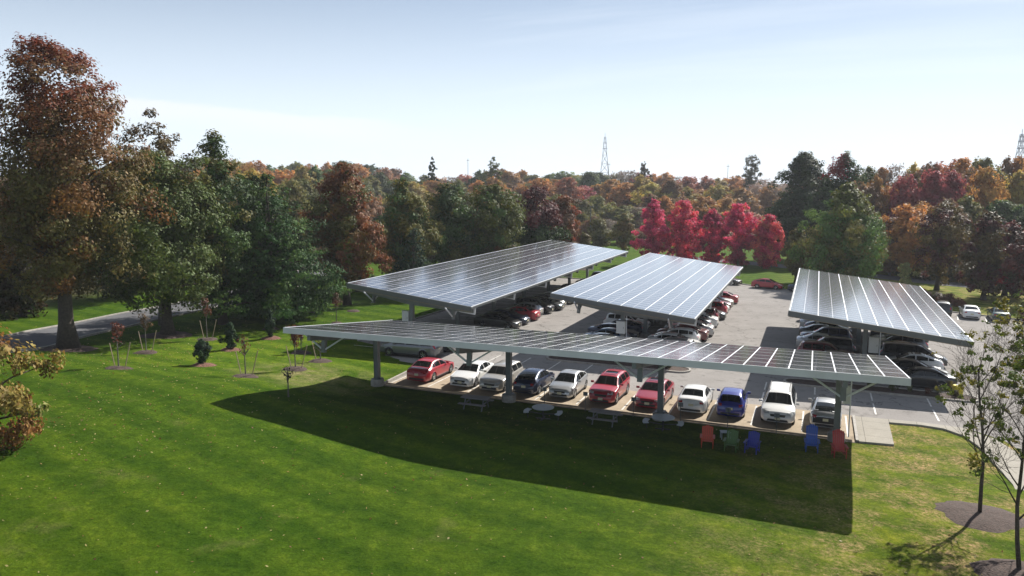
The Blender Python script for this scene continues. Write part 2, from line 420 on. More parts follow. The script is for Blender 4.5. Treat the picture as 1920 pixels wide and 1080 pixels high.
sheet('concrete_apron', [(-28.15, 46.68), (2.55, 46.68), (2.55, 52.55), (-28.15, 52.9)], M['apron'], .020)
WALK = [(2.75, 46.7), (4.55, 46.9), (4.62, 51.55), (6.4, 51.75), (7.6, 51.5), (8.5, 50.4), (9.0, 48.2), (9.2, 45.6), (9.4, 42.5), (9.0, 36), (8.6, 28), (8.2, 20), (10.2, 20), (10.7, 36), (11.1, 43), (10.9, 47.5), (10.1, 50.4), (8.6, 52.15), (6.2, 52.35), (2.75, 52.1)]
def thick_sheet(name, pts, m, lo, hi):
    mb = MB(); n = len(pts)
    v = [(x, y, g(x, y) + lo) for x, y in pts] + [(x, y, g(x, y) + hi) for x, y in pts]
    fs = [(i, (i + 1) % n, n + (i + 1) % n, n + i) for i in range(n)]
    bm = bmesh.new(); bv = [bm.verts.new(p) for p in v]
    for f in fs: bm.faces.new([bv[i] for i in f])
    for t in tessellate_polygon([[Vector((x, y, 0)) for x, y in pts]]): bm.faces.new([bv[n + i] for i in t])
    bmesh.ops.recalc_face_normals(bm, faces=bm.faces)
    me = bpy.data.meshes.new(name); bm.to_mesh(me); bm.free(); me.materials.append(m)
    o = bpy.data.objects.new(name, me); col.objects.link(o); o['kind'] = 'structure'; return o
thick_sheet('sidewalk', WALK, M['walk'], -.05, .11)
def curb(name, pts, w=.16, h=.14, m=None):
    mb = MB()
    for (x0, y0), (x1, y1) in zip(pts, pts[1:]):
        d = Vector((x1 - x0, y1 - y0)).normalized() * .02
        mb.beam((x0 - d.x, y0 - d.y, g(x0, y0) + h / 2 - .03), (x1 + d.x, y1 + d.y, g(x1, y1) + h / 2 - .03), w, h + .06)
    o = mb.build(name, m or M['curb']); o['kind'] = 'structure'; return o
curb('curb', [(2.66, 46.8), (2.66, 52.2)])
curb('curb', [(-28.3, 46.6), (-28.75, 53.7)])
curb('curb', [(60, 96.1), (22, 103.3), (14, 107.1), (6, 113.1), (-2.5, 119.3), (-8.5, 122.6), (-13, 126.1), (-19, 127.1), (-26, 122.1), (-30, 118.6), (-39.7, 118.6), (-39.7, 63), (-38.6, 59.8)])
# painted stall lines
ln = MB()
def line(x0, y0, x1, y1, w=.1, off=.030):
    d = Vector((x1 - x0, y1 - y0)); L = d.length; d.normalize(); p = Vector((-d.y, d.x)) * w / 2
    P = [(x0 + p.x, y0 + p.y), (x0 - p.x, y0 - p.y), (x1 - p.x, y1 - p.y), (x1 + p.x, y1 + p.y)]
    ln.add([(x, y, g(x, y) + off) for x, y in P], [(0, 1, 2, 3)])
for x in (-28.0, -25.1, -22.0, -19.55, -17.05, -14.2, -11.15, -8.2, -5.75, -3.2, -.3, 2.2): line(x, 47.6, x, 52.2)
for x in (-24.5, -21.8, -19.1, -16.4, -13.6, -10.9):
    line(x, 55.4, x, 59.8)
for x in (-3.0, .35, 4.02, 7.6):
    line(x, 53.4, x, 56.2); line(x, 57.0, x, 59.4)
for cx, y0, y1 in ((-32.6, 58.0, 118), (-14.7, 63.4, 104), (4.3, 62.3, 92)):
    y = y0
    while y < y1:
        line(cx - 5.3, y, cx - .2, y); line(cx + .2, y, cx + 5.3, y); y += 2.74
for k in range(7): line(13.2 + k * 2.74, 105.2 - k * .78, 12.6 + k * 2.74, 100.6 - k * .78)
tag(ln.build('painted_lines', M['line']), kind='structure')

# islands with planting beds
def pill(x0, x1, yc, r, n=10):
    P = [(x1 + r * math.sin(math.pi * k / n) if 0 else x1 - r + r * math.sin(math.pi * k / n), yc - r * math.cos(math.pi * k / n)) for k in range(n + 1)]
    P += [(x0 + r - r * math.sin(math.pi * k / n), yc + r * math.cos(math.pi * k / n)) for k in range(n + 1)]
    return P
for x0, x1, yc, r in ((-20.6, -8.8, 60.6, .95), (-1.8, 10.9, 60.3, .95), (18.3, 23, 83.4, 1.0)):
    P = pill(x0, x1, yc, r)
    curb('curb', P + [P[0]], .16, .14)
    thick_sheet('planting_bed', pill(x0 + .1, x1 - .1, yc, r - .1), M['mulch'], -.02, .10)

# road to the left, behind the oaks
road = [(-46, 5), (-52, 22), (-58.6, 38), (-64, 50), (-66.2, 60), (-67.0, 70), (-70.5, 88), (-79, 112), (-92, 140)]
rb = MB(); rc = MB()
def dens(P, k=8):
    out = []
    for i in range(len(P) - 1):
        p0 = Vector(P[max(i - 1, 0)]); p1 = Vector(P[i]); p2 = Vector(P[i + 1]); p3 = Vector(P[min(i + 2, len(P) - 1)])
        for j in range(k):
            t = j / k
            out.append(.5 * ((2 * p1) + (-p0 + p2) * t + (2 * p0 - 5 * p1 + 4 * p2 - p3) * t * t + (-p0 + 3 * p1 - 3 * p2 + p3) * t ** 3))
    out.append(Vector(P[-1])); return out
rp = dens(road, 12); L = []; Rr = []
for i, p in enumerate(rp):
    d = (rp[min(i + 1, len(rp) - 1)] - rp[max(i - 1, 0)]).normalized(); nrm = Vector((-d.y, d.x))
    L.append(p + nrm * 3.1); Rr.append(p - nrm * 3.1)
for i in range(len(rp) - 1):
    rb.add([(q.x, q.y, hgt(q.x, q.y) + .06) for q in (Rr[i], Rr[i + 1], L[i + 1], L[i])], [(0, 1, 2, 3)])
    for s in (L, Rr):
        a, b_ = s[i], s[i + 1]
        rc.beam((a.x, a.y, hgt(a.x, a.y) + .07), (b_.x, b_.y, hgt(b_.x, b_.y) + .07), .2, .2)
tag(rb.build('road', M['road']), kind='structure')
tag(rc.build('curb', M['curb']), kind='structure')
# service road glimpsed behind the crimson trees and along the wood on the right
for nm, P in (('road', [(-34, 168), (-8, 158), (6, 150), (22, 140), (50, 128)]),):
    rb = MB(); rp = dens(P, 6)
    for i in range(len(rp) - 1):
        d = (rp[i + 1] - rp[i]).normalized(); nrm = Vector((-d.y, d.x)) * 3
        q = [rp[i] - nrm, rp[i + 1] - nrm, rp[i + 1] + nrm, rp[i] + nrm]
        rb.add([(a.x, a.y, hgt(a.x, a.y) + .06) for a in q], [(0, 1, 2, 3)])
    tag(rb.build(nm, M['road']), kind='structure')

# mulch rings
def mulch_ring(x, y, r, m='mulch', ry=None):
    mb = MB(); n = 28; ry = ry or r
    ph = R_(0, 6)
    v = [(x, y, hgt(x, y) + .16)]
    for k in range(1, 4):
        for i in range(n):
            a = 2 * math.pi * i / n; rr = k / 3 * (1 + .07 * math.sin(3 * a + ph) + R_(-.07, .07))
            px, py = x + math.cos(a) * r * rr, y + math.sin(a) * ry * rr
            v.append((px, py, hgt(px, py) + (.16, .15, .11, -.03)[k] + R_(-.02, .025)))
    f = [(0, 1 + i, 1 + (i + 1) % n) for i in range(n)]
    for k in range(2):
        f += [(1 + k * n + i, 1 + (k + 1) * n + i, 1 + (k + 1) * n + (i + 1) % n, 1 + k * n + (i + 1) % n) for i in range(n)]
    mb.add(v, f); o = mb.build('mulch_bed', M[m], smooth=True); o['kind'] = 'structure'; return o

# ------------------------------------------------------------------ solar canopies
def canopy(label, O, el, es, L, W, t, strips, lengthwise, cols, base_c, group='solar canopies'):
    """O = high corner; el = long direction, es = downslope direction (both horizontal unit)."""
    O = Vector(O); el = Vector(el); es = Vector(es)
    sd = es * math.cos(t) - Vector((0, 0, math.sin(t)))
    nn = Vector((0, 0, 1)) * math.cos(t) + es * math.sin(t)
    P = lambda u, v, n=0: O + el * u + sd * v + nn * n
    c = P(L / 2, W / 2); base = Vector((c.x, c.y, g(c.x, c.y)))
    root = empty('solar_canopy', base, 0, label, 'solar canopy', group)
    b = lambda u, v, n=0: P(u, v, n) - base
    flip = el.cross(sd).dot(nn) < 0
    def slab(mb, u0, u1, v0, v1, n0, n1):
        q = [b(u0, v0, n0), b(u1, v0, n0), b(u1, v1, n0), b(u0, v1, n0), b(u0, v0, n1), b(u1, v0, n1), b(u1, v1, n1), b(u0, v1, n1)]
        if flip: q = [q[0], q[3], q[2], q[1], q[4], q[7], q[6], q[5]]
        mb.hexa(q)
        uvs = [(u0, v0), (u1, v0), (u1, v1), (u0, v1)] * 2
        if flip: uvs = [(u0, v0), (u0, v1), (u1, v1), (u1, v0)] * 2
        return uvs
    gap = .062 if lengthwise else .068
    for i in range(strips):
        mb = MB(); 
        if lengthwise:        # strips run along the long side
            w = W / strips; uvs = slab(mb, 0.02, L - .02, i * w + gap / 2, (i + 1) * w - gap / 2, -.04, 0)
            mb.uv = [(q[0] * round(L) / L, (q[1] - i * w) / w * 2) for q in uvs]
        else:
            w = L / strips; uvs = slab(mb, i * w + gap / 2, (i + 1) * w - gap / 2, .02, W - .02, -.04, 0)
            mb.uv = [((q[1]) / W * 6 + i * 7, (q[0] - i * w) / w + .0) for q in uvs]
        mb.build('panel_strip', M['panel'], root)
    for i in range(strips + 1):
        mb = MB()
        if lengthwise:
            w = W / strips; a = max(.0, i * w - .05); a2 = min(W, i * w + .05); slab(mb, 0, L, a, a2, -.10, -.012 if 0 < i < strips else .012)
        else:
            w = L / strips; a = max(.0, i * w - .055); a2 = min(L, i * w + .055); slab(mb, a, a2, 0, W, -.10, -.012 if 0 < i < strips else .012)
        mb.build('rail', M['alu'], root)
    # purlins
    for k in range(6):
        v = .5 + k * (W - 1.0) / 5
        mb = MB(); slab(mb, .1, L - .1, v - .05, v + .05, -.36, -.11); mb.build('purlin', M['steel'], root)
    # fascias
    if not lengthwise:
        mb = MB(); slab(mb, -.03, L + .03, -.09, -.02, -.35, .005); mb.build('fascia', M['fascia'], root)
        mb = MB(); slab(mb, -.03, L + .03, W + .02, W + .08, -.36, -.02); mb.build('fascia', M['fascia'], root)
        for a in (-.03, L - .05):
            mb = MB(); slab(mb, a, a + .08, -.015, W + .015, -.36, -.105); mb.build('fascia', M['fascia'], root)
    else:
        for a in (-.09, L + .01):
            mb = MB(); slab(mb, a, a + .08, .0, W, -.42, -.02); mb.build('fascia', M['dark_steel'], root)
            mb = MB(); slab(mb, a - .01, a + .10, 0.0, W, -.46, -.425); mb.build('trim', M['stake'], root)
        mb = MB(); slab(mb, -.09, L + .09, -.07, -.005, -.40, .0); mb.build('fascia', M['dark_steel'], root)
        mb = MB(); slab(mb, -.09, L + .09, W + .005, W + .06, -.22, -.03); mb.build('fascia', M['dark_steel'], root)
    # frames
    for ci, (uc, vc, cab) in enumerate(cols):
        top = b(uc, vc, -.37)
        foot = P(uc, vc); fx, fy = foot.x, foot.y
        zg = hgt(fx, fy)
        gb = MB()   # tapered girder
        hw = .11
        vv = [.25, vc, W - .25] if not lengthwise else [.35, vc, W - .12]
        dep = [.34, .68, .34]
        rings = []
        for v_, d_ in zip(vv, dep):
            r = []
            for du, dn in ((-hw, -.37 - d_), (hw, -.37 - d_), (hw, -.37), (-hw, -.37)): r.append(b(uc + du, v_, dn))
            rings.append(r)
        vs = [q for r in rings for q in r]
        fs = [(0, 1, 2, 3), (11, 10, 9, 8)]
        for i in range(2):
            for k in range(4): fs.append((i * 4 + (k + 1) % 4, i * 4 + k, (i + 1) * 4 + k, (i + 1) * 4 + (k + 1) % 4))
        gb.add(vs, fs)
        gb.build('girder', M['steel'] , root)
        if lengthwise:
            eb = MB(); q0, q1 = b(uc - .55, W - .02, -.85), b(uc + .62, W + .02, -.23)
            slab(eb, uc - .03, uc + .03, W - 1.5, W + .03, -.84, -.24); eb.build('end_plate', M['white_steel'], root)
        top = b(uc, vc, -.95)
        cb = MB(); ped = .48 if not lengthwise else .6
        zt = top.z; zb = zg - base.z
        cb.box((top.x, top.y, (zt + zb + ped) / 2 + .05), (.27, .30, zt - zb - ped + .1))
        for sgn in (-1, 1):
            cb.box((top.x + sgn * .15, top.y, (zt + zb + ped) / 2), (.03, .36, zt - zb - ped - .02))
        cb.box((top.x, top.y, zb + ped + .03), (.60, .60, .06))
        cob = cb.build('column', M['steel'], root)
        pb = MB(); pb.lathe([(0, ped), (.44, ped), (.47, ped - .03), (.47, -.15)], 24, (top.x, top.y, zb)); pb.build('pedestal', M['concrete'], root, smooth=False)
        # knee braces to the purlins
        ends = [1.9, W - 1.9] if not lengthwise else [2.2, W - 2.0]
        for v_ in ends:
            for sg in (-1, 1):
                kb = MB(); kb.beam(b(uc, v_, -1.42), b(uc + sg * 1.7, v_, -.34), .09, .09); kb.build('knee_brace', M['white_steel'], root)
            kb = MB(); slab(kb, uc - .13, uc + .13, v_ - .12, v_ + .12, -1.55, -.42); kb.build('hanger', M['steel'], root)
        if cab:
            x_, y_, z_, sx, sy, sz = cab
            bb = MB(); bb.box((top.x + x_, top.y + y_, zb + z_), (sx, sy, sz)); bb.box((top.x + x_, top.y + y_, zb + z_ + sz / 2 + .02), (sx + .06, sy + .06, .04))
            bo = bb.build('electrical_box', M['cabinet'], root)
            hb = MB(); hb.box((top.x + x_ + sx * .32, top.y + y_ - sy / 2 - .015, zb + z_), (.03, .03, .14)); hb.build('handle', M['dark_steel'], bo)
            cd = MB(); cd.tube([(top.x + x_ + sx * .62, top.y + y_, zb + .3), (top.x + x_ + sx * .62, top.y + y_, zt - .05)], .035, 8); cd.build('conduit', M['white_steel'], root)
    return root
canopy('long low solar canopy over the front row of cars, nearest the lawn', (-30.199, 38.648, 5.110), (1, 0, 0), (0, 1, 0), 34.43, 13.04, .128, 33, False,
       [(1.62 + 10.04 * k, 8.15, (.42, -.02, 2.75, .34, .3, 1.0) if k == 3 else None) for k in range(4)], None)
canopy('leftmost and longest of the three rear solar canopies, beside the tree line', (-38.552, 58.319, 5.132), (0, 1, 0), (1, 0, 0), 57.24, 12.08, .1194, 6, True,
       [(.9 + 9.25 * k, 6.05, (-.55, -.1, 2.7, .62, .3, 1.15) if k == 0 else None) for k in range(7)], None)
canopy('middle rear solar canopy, its panels mirroring the sky', (-20.737, 61.914, 4.673), (0, 1, 0), (1, 0, 0), 41.44, 12.08, .1194, 6, True,
       [(1.3 + 9.25 * k, 6.05, (-.05, -.45, 2.7, .75, .3, 1.0) if k == 0 else None) for k in range(5)], None)
canopy('rear solar canopy on the right, with a thin line down each panel strip', (-1.673, 60.490, 4.541), (0, 1, 0), (1, 0, 0), 31.13, 12.08, .1194, 6, True,
       [(5.6 + 9.25 * k, 5.7, (.62, -.1, 2.3, .72, .3, 1.2) if k == 0 else None) for k in range(3)], None)
# ------------------------------------------------------------------ cars
def lerpt(T, s):
    if s <= T[0][0]: return T[0][1]
    for (a, za), (b, zb) in zip(T, T[1:]):
        if s <= b: return za + (zb - za) * (s - a) / (b - a)
    return T[-1][1]
# top: centre line profile from the nose (s = 0) to the tail; belt: shoulder line; ws/rw: windscreen and rear glass spans; win: side glass spans
CARS = {
 'sedan': dict(L=4.8, W=1.84, wr=.33, ax=(.92, 3.72), top=[(0, .66), (.10, .76), (.5, .84), (1.30, .98), (2.12, 1.38), (2.45, 1.44), (3.0, 1.45), (3.45, 1.40), (4.15, 1.10), (4.68, 1.04), (4.8, .92)],
    belt=[(0, .62), (.5, .80), (1.3, .93), (3.8, 1.0), (4.8, .90)], ws=(1.36, 2.10), rw=(3.50, 4.14), win=[(1.62, 2.55), (2.63, 3.38), (3.44, 3.78)]),
 'hatch': dict(L=4.2, W=1.74, wr=.31, ax=(.82, 3.35), top=[(0, .68), (.10, .80), (.45, .90), (1.05, 1.03), (1.85, 1.46), (2.3, 1.52), (3.2, 1.50), (3.75, 1.38), (4.05, 1.02), (4.2, .86)],
    belt=[(0, .66), (.45, .85), (1.05, .97), (3.6, 1.05), (4.2, .86)], ws=(1.10, 1.84), rw=(3.62, 4.0), win=[(1.30, 2.3), (2.38, 3.2), (3.27, 3.62)]),
 'liftback': dict(L=4.5, W=1.76, wr=.31, ax=(.88, 3.58), top=[(0, .66), (.10, .76), (.5, .88), (1.05, 1.0), (1.95, 1.43), (2.35, 1.49), (2.9, 1.48), (3.6, 1.32), (4.25, 1.12), (4.4, 1.02), (4.5, .84)],
    belt=[(0, .62), (.5, .82), (1.05, .94), (3.8, 1.04), (4.5, .84)], ws=(1.10, 1.94), rw=(3.22, 4.22), win=[(1.35, 2.4), (2.48, 3.3), (3.36, 3.72)]),
 'suv': dict(L=4.65, W=1.86, wr=.37, ax=(.90, 3.62), top=[(0, .78), (.08, .92), (.45, 1.0), (1.25, 1.12), (2.0, 1.58), (2.4, 1.67), (3.6, 1.66), (4.2, 1.58), (4.45, 1.15), (4.6, 1.0), (4.65, .85)],
    belt=[(0, .76), (.45, .95), (1.25, 1.06), (4.2, 1.14), (4.65, .85)], ws=(1.30, 1.98), rw=(4.19, 4.42), win=[(1.50, 2.45), (2.53, 3.38), (3.46, 4.08)]),
 'minivan': dict(L=5.15, W=2.0, wr=.35, ax=(.98, 4.06), top=[(0, .74), (.08, .86), (.45, .98), (1.0, 1.13), (1.85, 1.64), (2.3, 1.74), (4.3, 1.74), (4.8, 1.66), (5.0, 1.15), (5.12, 1.0), (5.15, .85)],
    belt=[(0, .72), (.45, .90), (1.0, 1.02), (4.9, 1.06), (5.15, .85)], ws=(1.05, 1.84), rw=(4.80, 4.98), win=[(1.34, 2.4), (2.48, 3.72), (3.80, 4.72)]),
 'wagon': dict(L=4.75, W=1.82, wr=.35, ax=(.90, 3.70), top=[(0, .70), (.08, .82), (.5, .92), (1.3, 1.04), (2.05, 1.48), (2.4, 1.56), (3.9, 1.55), (4.4, 1.46), (4.62, 1.08), (4.72, .95), (4.75, .8)],
    belt=[(0, .68), (.5, .87), (1.3, .98), (4.4, 1.05), (4.75, .8)], ws=(1.35, 2.03), rw=(4.38, 4.60), win=[(1.55, 2.48), (2.56, 3.4), (3.48, 4.28)]),
}
def build_car_mesh(T):
    L, W, WR = T['L'], T['W'], T['wr']; A = T['ax']
    sill = .20 if T['top'][6][1] < 1.6 else .26
    ss = [0, .02, .05, .09, .14, .2, .28] + list(np.arange(.36, L - .34, .07)) + [L - .28, L - .2, L - .14, L - .09, L - .05, L - .02, L]
    def top(s):
        q = [lerpt(T['top'], s + d) for d in (-.10, -.05, 0, .05, .10)]
        return (q[0] + 2 * q[1] + 2 * q[2] + 2 * q[3] + q[4]) / 8 if .1 < s < L - .1 else lerpt(T['top'], s)
    def hw(s):
        f = min(1, s / .75); r = min(1, (L - s) / .65)
        a = 1 - .20 * (1 - f) ** 2.4; c = 1 - .14 * (1 - r) ** 2.4
        return W / 2 * a * c
    def arch(s):
        z = sill
        for ax in A:
            d = (WR + .055) ** 2 - (s - ax) ** 2
            if d > 0: z = max(z, WR + math.sqrt(d))
        return z
    rings = []
    for s in ss:
        zt, zb, w = top(s), lerpt(T['belt'], s), hw(s)
        zb = min(zb, zt - .015)
        wb = w * .94
        cab = max(0, zt - zb - .03)
        wr = wb - .30 * cab - .05 - .10 * min(1, cab * 3) * .4
        half = []
        for y in (0, .35, .7, .92): half.append((wr * y, zt - .045 * y ** 2.5))
        half.append((wr, zt - .06 - .02 * min(1, cab)) if cab > 0 else (wr, zt - .03))
        zr = half[-1][1]
        for k in (.33, .66): half.append((wr + (wb - wr) * (k + .06), zr + (zb - zr) * k))
        half.append((wb, zb))
        half.append((w * .985, zb - .05)); half.append((w, zb - .16))
        half.append((w * .985, (zb - .16) * .55 + .45 * .42)); half.append((w * 1.0, .42)); half.append((w * .98, sill + .08)); half.append((w * .94, sill))
        az = arch(s)
        if az > sill + .01:
            half2 = []
            for y, z in half[:-6]: half2.append((y, z))
            for (y, z) in half[-6:]: half2.append((max(y, w * .99) if z < az else y, max(z, az)))
            half = half2
        half.append((w * .55, az if az > sill + .01 else sill - .01)); half.append((0, az if az > sill + .01 else sill - .01))
        rings.append([(s, y, z) for y, z in half])
    # nose and tail: pull in as rounded ends
    n = len(rings[0]); vs = []; idx = []
    for r in rings:
        row = []
        for s, y, z in r:
            bul = 0
            e = .07 * (2 * abs(y) / W) ** 2
            if s < .3: bul = e + .10 * max(0, (z - .5)) * (1 - s / .3)
            if s > L - .3: bul = -e - .04 * max(0, (z - .5)) * (1 - (L - s) / .3)
            row.append((L / 2 - (s + bul), y, z))
        vs.append(row)
    V = []; F = []; m = 2 * n - 2
    for row in vs:
        V += row + [(x, -y, z) for x, y, z in row[-2:0:-1]]
    for i in range(len(vs) - 1):
        for k in range(m):
            F.append((i * m + k, (i + 1) * m + k, (i + 1) * m + (k + 1) % m, i * m + (k + 1) % m))
    F.append(tuple(range(m))); F.append(tuple((len(vs) - 1) * m + k for k in reversed(range(m))))
    return V, F, top, hw
PROTO = {}
def car_proto(kind, paint_m, opts=''):
    T = CARS[kind]; L, W, WR = T['L'], T['W'], T['wr']
    V, F, top, hw = build_car_mesh(T)
    root = empty('parked_car', (0, 0, 0))
    mb = MB(); mb.add(V, F); body = mb.build('body', paint_m, root, smooth=True)
    me = body.data; bm = bmesh.new(); bm.from_mesh(me); bmesh.ops.recalc_face_normals(bm, faces=bm.faces); bm.to_mesh(me)
    bvh = BVHTree.FromBMesh(bm); bm.free()
    body.data.materials[0] = paint_m
    def hit(o, d):
        h = bvh.ray_cast(Vector(o), Vector(d)); return h
    def patch(name, m, fn, nu, nv, d, off=.007, parent=root):
        d = Vector(d).normalized(); vs = []; ok = True; last = None
        for i in range(nu + 1):
            for j in range(nv + 1):
                p = Vector(fn(i / nu, j / nv)); h = hit(p - d * 4, d)
                if h[0] is None: return None
                q = h[0] + h[1] * off
                vs.append(q)
        fs = [(i * (nv + 1) + j, (i + 1) * (nv + 1) + j, (i + 1) * (nv + 1) + j + 1, i * (nv + 1) + j + 1) for i in range(nu) for j in range(nv)]
        a, b_, c = vs[fs[0][0]], vs[fs[0][1]], vs[fs[0][2]]
        if (b_ - a).cross(c - b_).dot(d) > 0: fs = [tuple(reversed(f)) for f in fs]
        mm = MB(); mm.add(vs, fs); return mm.build(name, m, parent, smooth=True)
    X = lambda s: L / 2 - s
    def topw(s):   # half width of the roof plane at s
        zt, zb = top(s), lerpt(T['belt'], s); c = max(0, zt - zb - .03); return hw(s) * .94 - .30 * c - .05 - .04 * min(1, c * 3)
    s0, s1 = T['ws']
    patch('windscreen', M['glass'], lambda u, v: (X(s0 + (s1 - s0) * u), (v * 2 - 1) * (topw(s0 + (s1 - s0) * u) - .05), 0), 6, 8, (0, 0, -1))
    s2, s3 = T['rw']
    patch('rear_window', M['glass'], lambda u, v: (X(s2 + (s3 - s2) * u), (v * 2 - 1) * (topw(s2 + (s3 - s2) * u) - .09), 0), 5, 8, (0, 0, -1))
    for sg in (-1, 1):
        for a, b_ in T['win']:
            def fn(u, v, a=a, b_=b_):
                s = a + (b_ - a) * u; lo = lerpt(T['belt'], s) + .035; hi = max(lo + .005, top(s) - .115); return (X(s), 0, lo + (hi - lo) * v)
            patch('side_window', M['glass'], fn, 6, 3, (0, -sg, 0), .006)
        hz0, hz1 = lerpt(T['belt'], .25) - .13, lerpt(T['belt'], .25) + .005
        patch('headlight', M['head'], lambda u, v: (0, sg * (W / 2) * (.50 + .33 * u), hz0 + .03 + (hz1 - hz0 - .02 * (1 - u)) * v), 4, 2, (-1, 0, 0), .008)
        tb = lerpt(T['belt'], L - .3)
        tall = kind in ('suv', 'minivan', 'wagon')
        z0, z1 = (tb - .18, tb + (.10 if tall else -.03))
        patch('taillight', M['tail'], lambda u, v: (0, sg * (W / 2) * ((.58 if not tall else .68) + (.26 if not tall else .16) * u), z0 + (z1 - z0) * v), 3, 3, (1, 0, 0), .008)
        mr = MB(); ys = sg * (W / 2 * .96); sx = X(T['win'][0][0] + .12); mz = lerpt(T['belt'], 1.6) + .06
        mr.box((sx, ys + sg * .13, mz + .04), (.09, .20, .13)); mr.box((sx, ys + sg * .02, mz), (.05, .12, .03))
        mr.build('wing_mirror', paint_m, root)
        for q in (T['win'][0][1] - .12, T['win'][1][1] - .10):
            hb = MB(); yy = sg * (hw(q) + .012); hb.box((X(q), yy, lerpt(T['belt'], q) - .11), (.16, .03, .025)); hb.build('door_handle', paint_m, root)
        # rocker trim
        tr = MB(); a, b_ = A0 = T['ax']; tr.box((X((a + b_) / 2), sg * (W / 2 * .965), .235 if not tall else .29), (b_ - a - 2 * WR - .1, .05, .10)); tr.build('sill_trim', M['trim'], root)
    gz = lerpt(T['belt'], .2)
    patch('grille', M['trim'], lambda u, v: (0, (u * 2 - 1) * W / 2 * (.40 + .06 * v), gz - .24 + .15 * v), 6, 2, (-1, 0, 0), .010)
    patch('lower_grille', M['trim'], lambda u, v: (0, (u * 2 - 1) * W / 2 * (.62 - .06 * v), .28 + .13 * v), 6, 2, (-1, 0, 0), .009)
    patch('rear_bumper_trim', M['trim'], lambda u, v: (0, (u * 2 - 1) * W / 2 * .66, .26 + .12 * v), 6, 2, (1, 0, 0), .009)
    if 'chrome' in opts:
        patch('grille_bar', M['chrome'], lambda u, v: (0, (u * 2 - 1) * W / 2 * .42, gz - .175 + .02 * v), 6, 1, (-1, 0, 0), .016)
    pz = gz - .34 if gz > .75 else .40
    h = hit((4, 0, .44), (-1, 0, 0)); 
    pb = MB(); pb.box((h[0].x + .014, 0, .45), (.02, .31, .155)); pb.build('licence_plate', M['plate'], root)
    h = hit((-4, 0, .62), (1, 0, 0))
    pb = MB(); pb.box((h[0].x - .014, 0, .64 if kind != 'minivan' else .8), (.02, .31, .155)); pb.build('licence_plate', M['plate'], root)
    if 'sunroof' in opts:
        sa = T['win'][0][1] - .25
        patch('sunroof', M['glass'], lambda u, v: (X(sa + .95 * u), (v * 2 - 1) * .42, 0), 3, 4, (0, 0, -1), .006)
    if 'rails' in opts:
        for sg in (-1, 1):
            rb = MB(); a, b_ = T['ws'][1] + .25, T['rw'][0] - .2
            pts = [(X(s), sg * (topw(s) - .06), top(s) + dz) for s, dz in ((a, -.03), (a + .1, .03), ((a + b_) / 2, .035), (b_ - .1, .03), (b_, -.03))]
            rb.tube(pts, .02, 6); rb.build('roof_rail', M['trim'] if 'dark' in opts else M['chrome'], root)
    if 'dark_tail' in opts:
        patch('tailgate', M['trim'], lambda u, v: (0, (u * 2 - 1) * W / 2 * .80, .42 + .46 * v), 6, 4, (1, 0, 0), .005)
    # wheels
    for ax in T['ax']:
        for sg in (-1, 1):
            wx, wy = X(ax), sg * (W / 2 - .115)
            wm = MB(); t = .105
            prof = [(WR * .60, -t), (WR * .88, -t * 1.02), (WR * .985, -t * .75), (WR, -t * .3), (WR, t * .3), (WR * .985, t * .75), (WR * .88, t * 1.02), (WR * .60, t)]
            wm.lathe(prof, 26, (0, 0, 0), axis='Y')
            wo = wm.build('wheel', M['tyre'], root, smooth=True, loc=(wx, wy, WR))
            rm = MB(); f = sg * (t * .86)
            rm.lathe([(WR * .62, -sg * .02 + f * .2), (WR * .66, f * 1.04), (WR * .60, f * 1.08), (WR * .58, f * .8)], 26, (0, 0, 0), axis='Y')
            for k in range(5):
                a = 2 * math.pi * k / 5 + .3
                for da in (-.13, .13):
                    rm.beam((math.cos(a) * WR * .08, f * .92, math.sin(a) * WR * .08), (math.cos(a + da) * WR * .60, f * .97, math.sin(a + da) * WR * .60), .045, .03, up=(0, 1, 0))
            rm.lathe([(0, f * 1.02), (.055, f * 1.02), (.06, f * .7)], 14, (0, 0, 0), axis='Y')
            rm.build('rim', M['rim'], wo)
            dk = MB(); dk.lathe([(0, f * .45), (WR * .60, f * .45)], 20, (0, 0, 0), axis='Y'); dk.build('brake_disc', M['under'], wo)
    ub = MB(); ub.box((0, 0, .40), (L - .5, W - .50, .30)); ub.build('underbody', M['under'], root)
    return root
PAINTED = ('body', 'wing_mirror', 'door_handle')
def place_car(kind, pm, x, y, rz, label, cat='car', group=None, opts=''):
    key = (kind, opts)
    if key not in PROTO:
        root = car_proto(kind, M[pm], opts); PROTO[key] = root
    else:
        root = copy_tree(PROTO[key])
    for ch in root.children:
        if ch.name.split('.')[0] in PAINTED:
            ch.material_slots[0].link = 'OBJECT'; ch.material_slots[0].material = M[pm]
    # follow the slope of the lot
    z = g(x, y) + .012
    nrm = Vector((-GX, -GY, 1)).normalized(); fx = Vector((math.cos(rz), math.sin(rz), 0)); fx = (fx - nrm * fx.dot(nrm)).normalized(); fy = nrm.cross(fx)
    root.matrix_world = Matrix.Translation((x, y, z)) @ Matrix((fx, fy, nrm)).transposed().to_4x4()
    tag(root, label, cat, group)
    return root
H = math.pi / 2
GF = 'cars parked in the front row'
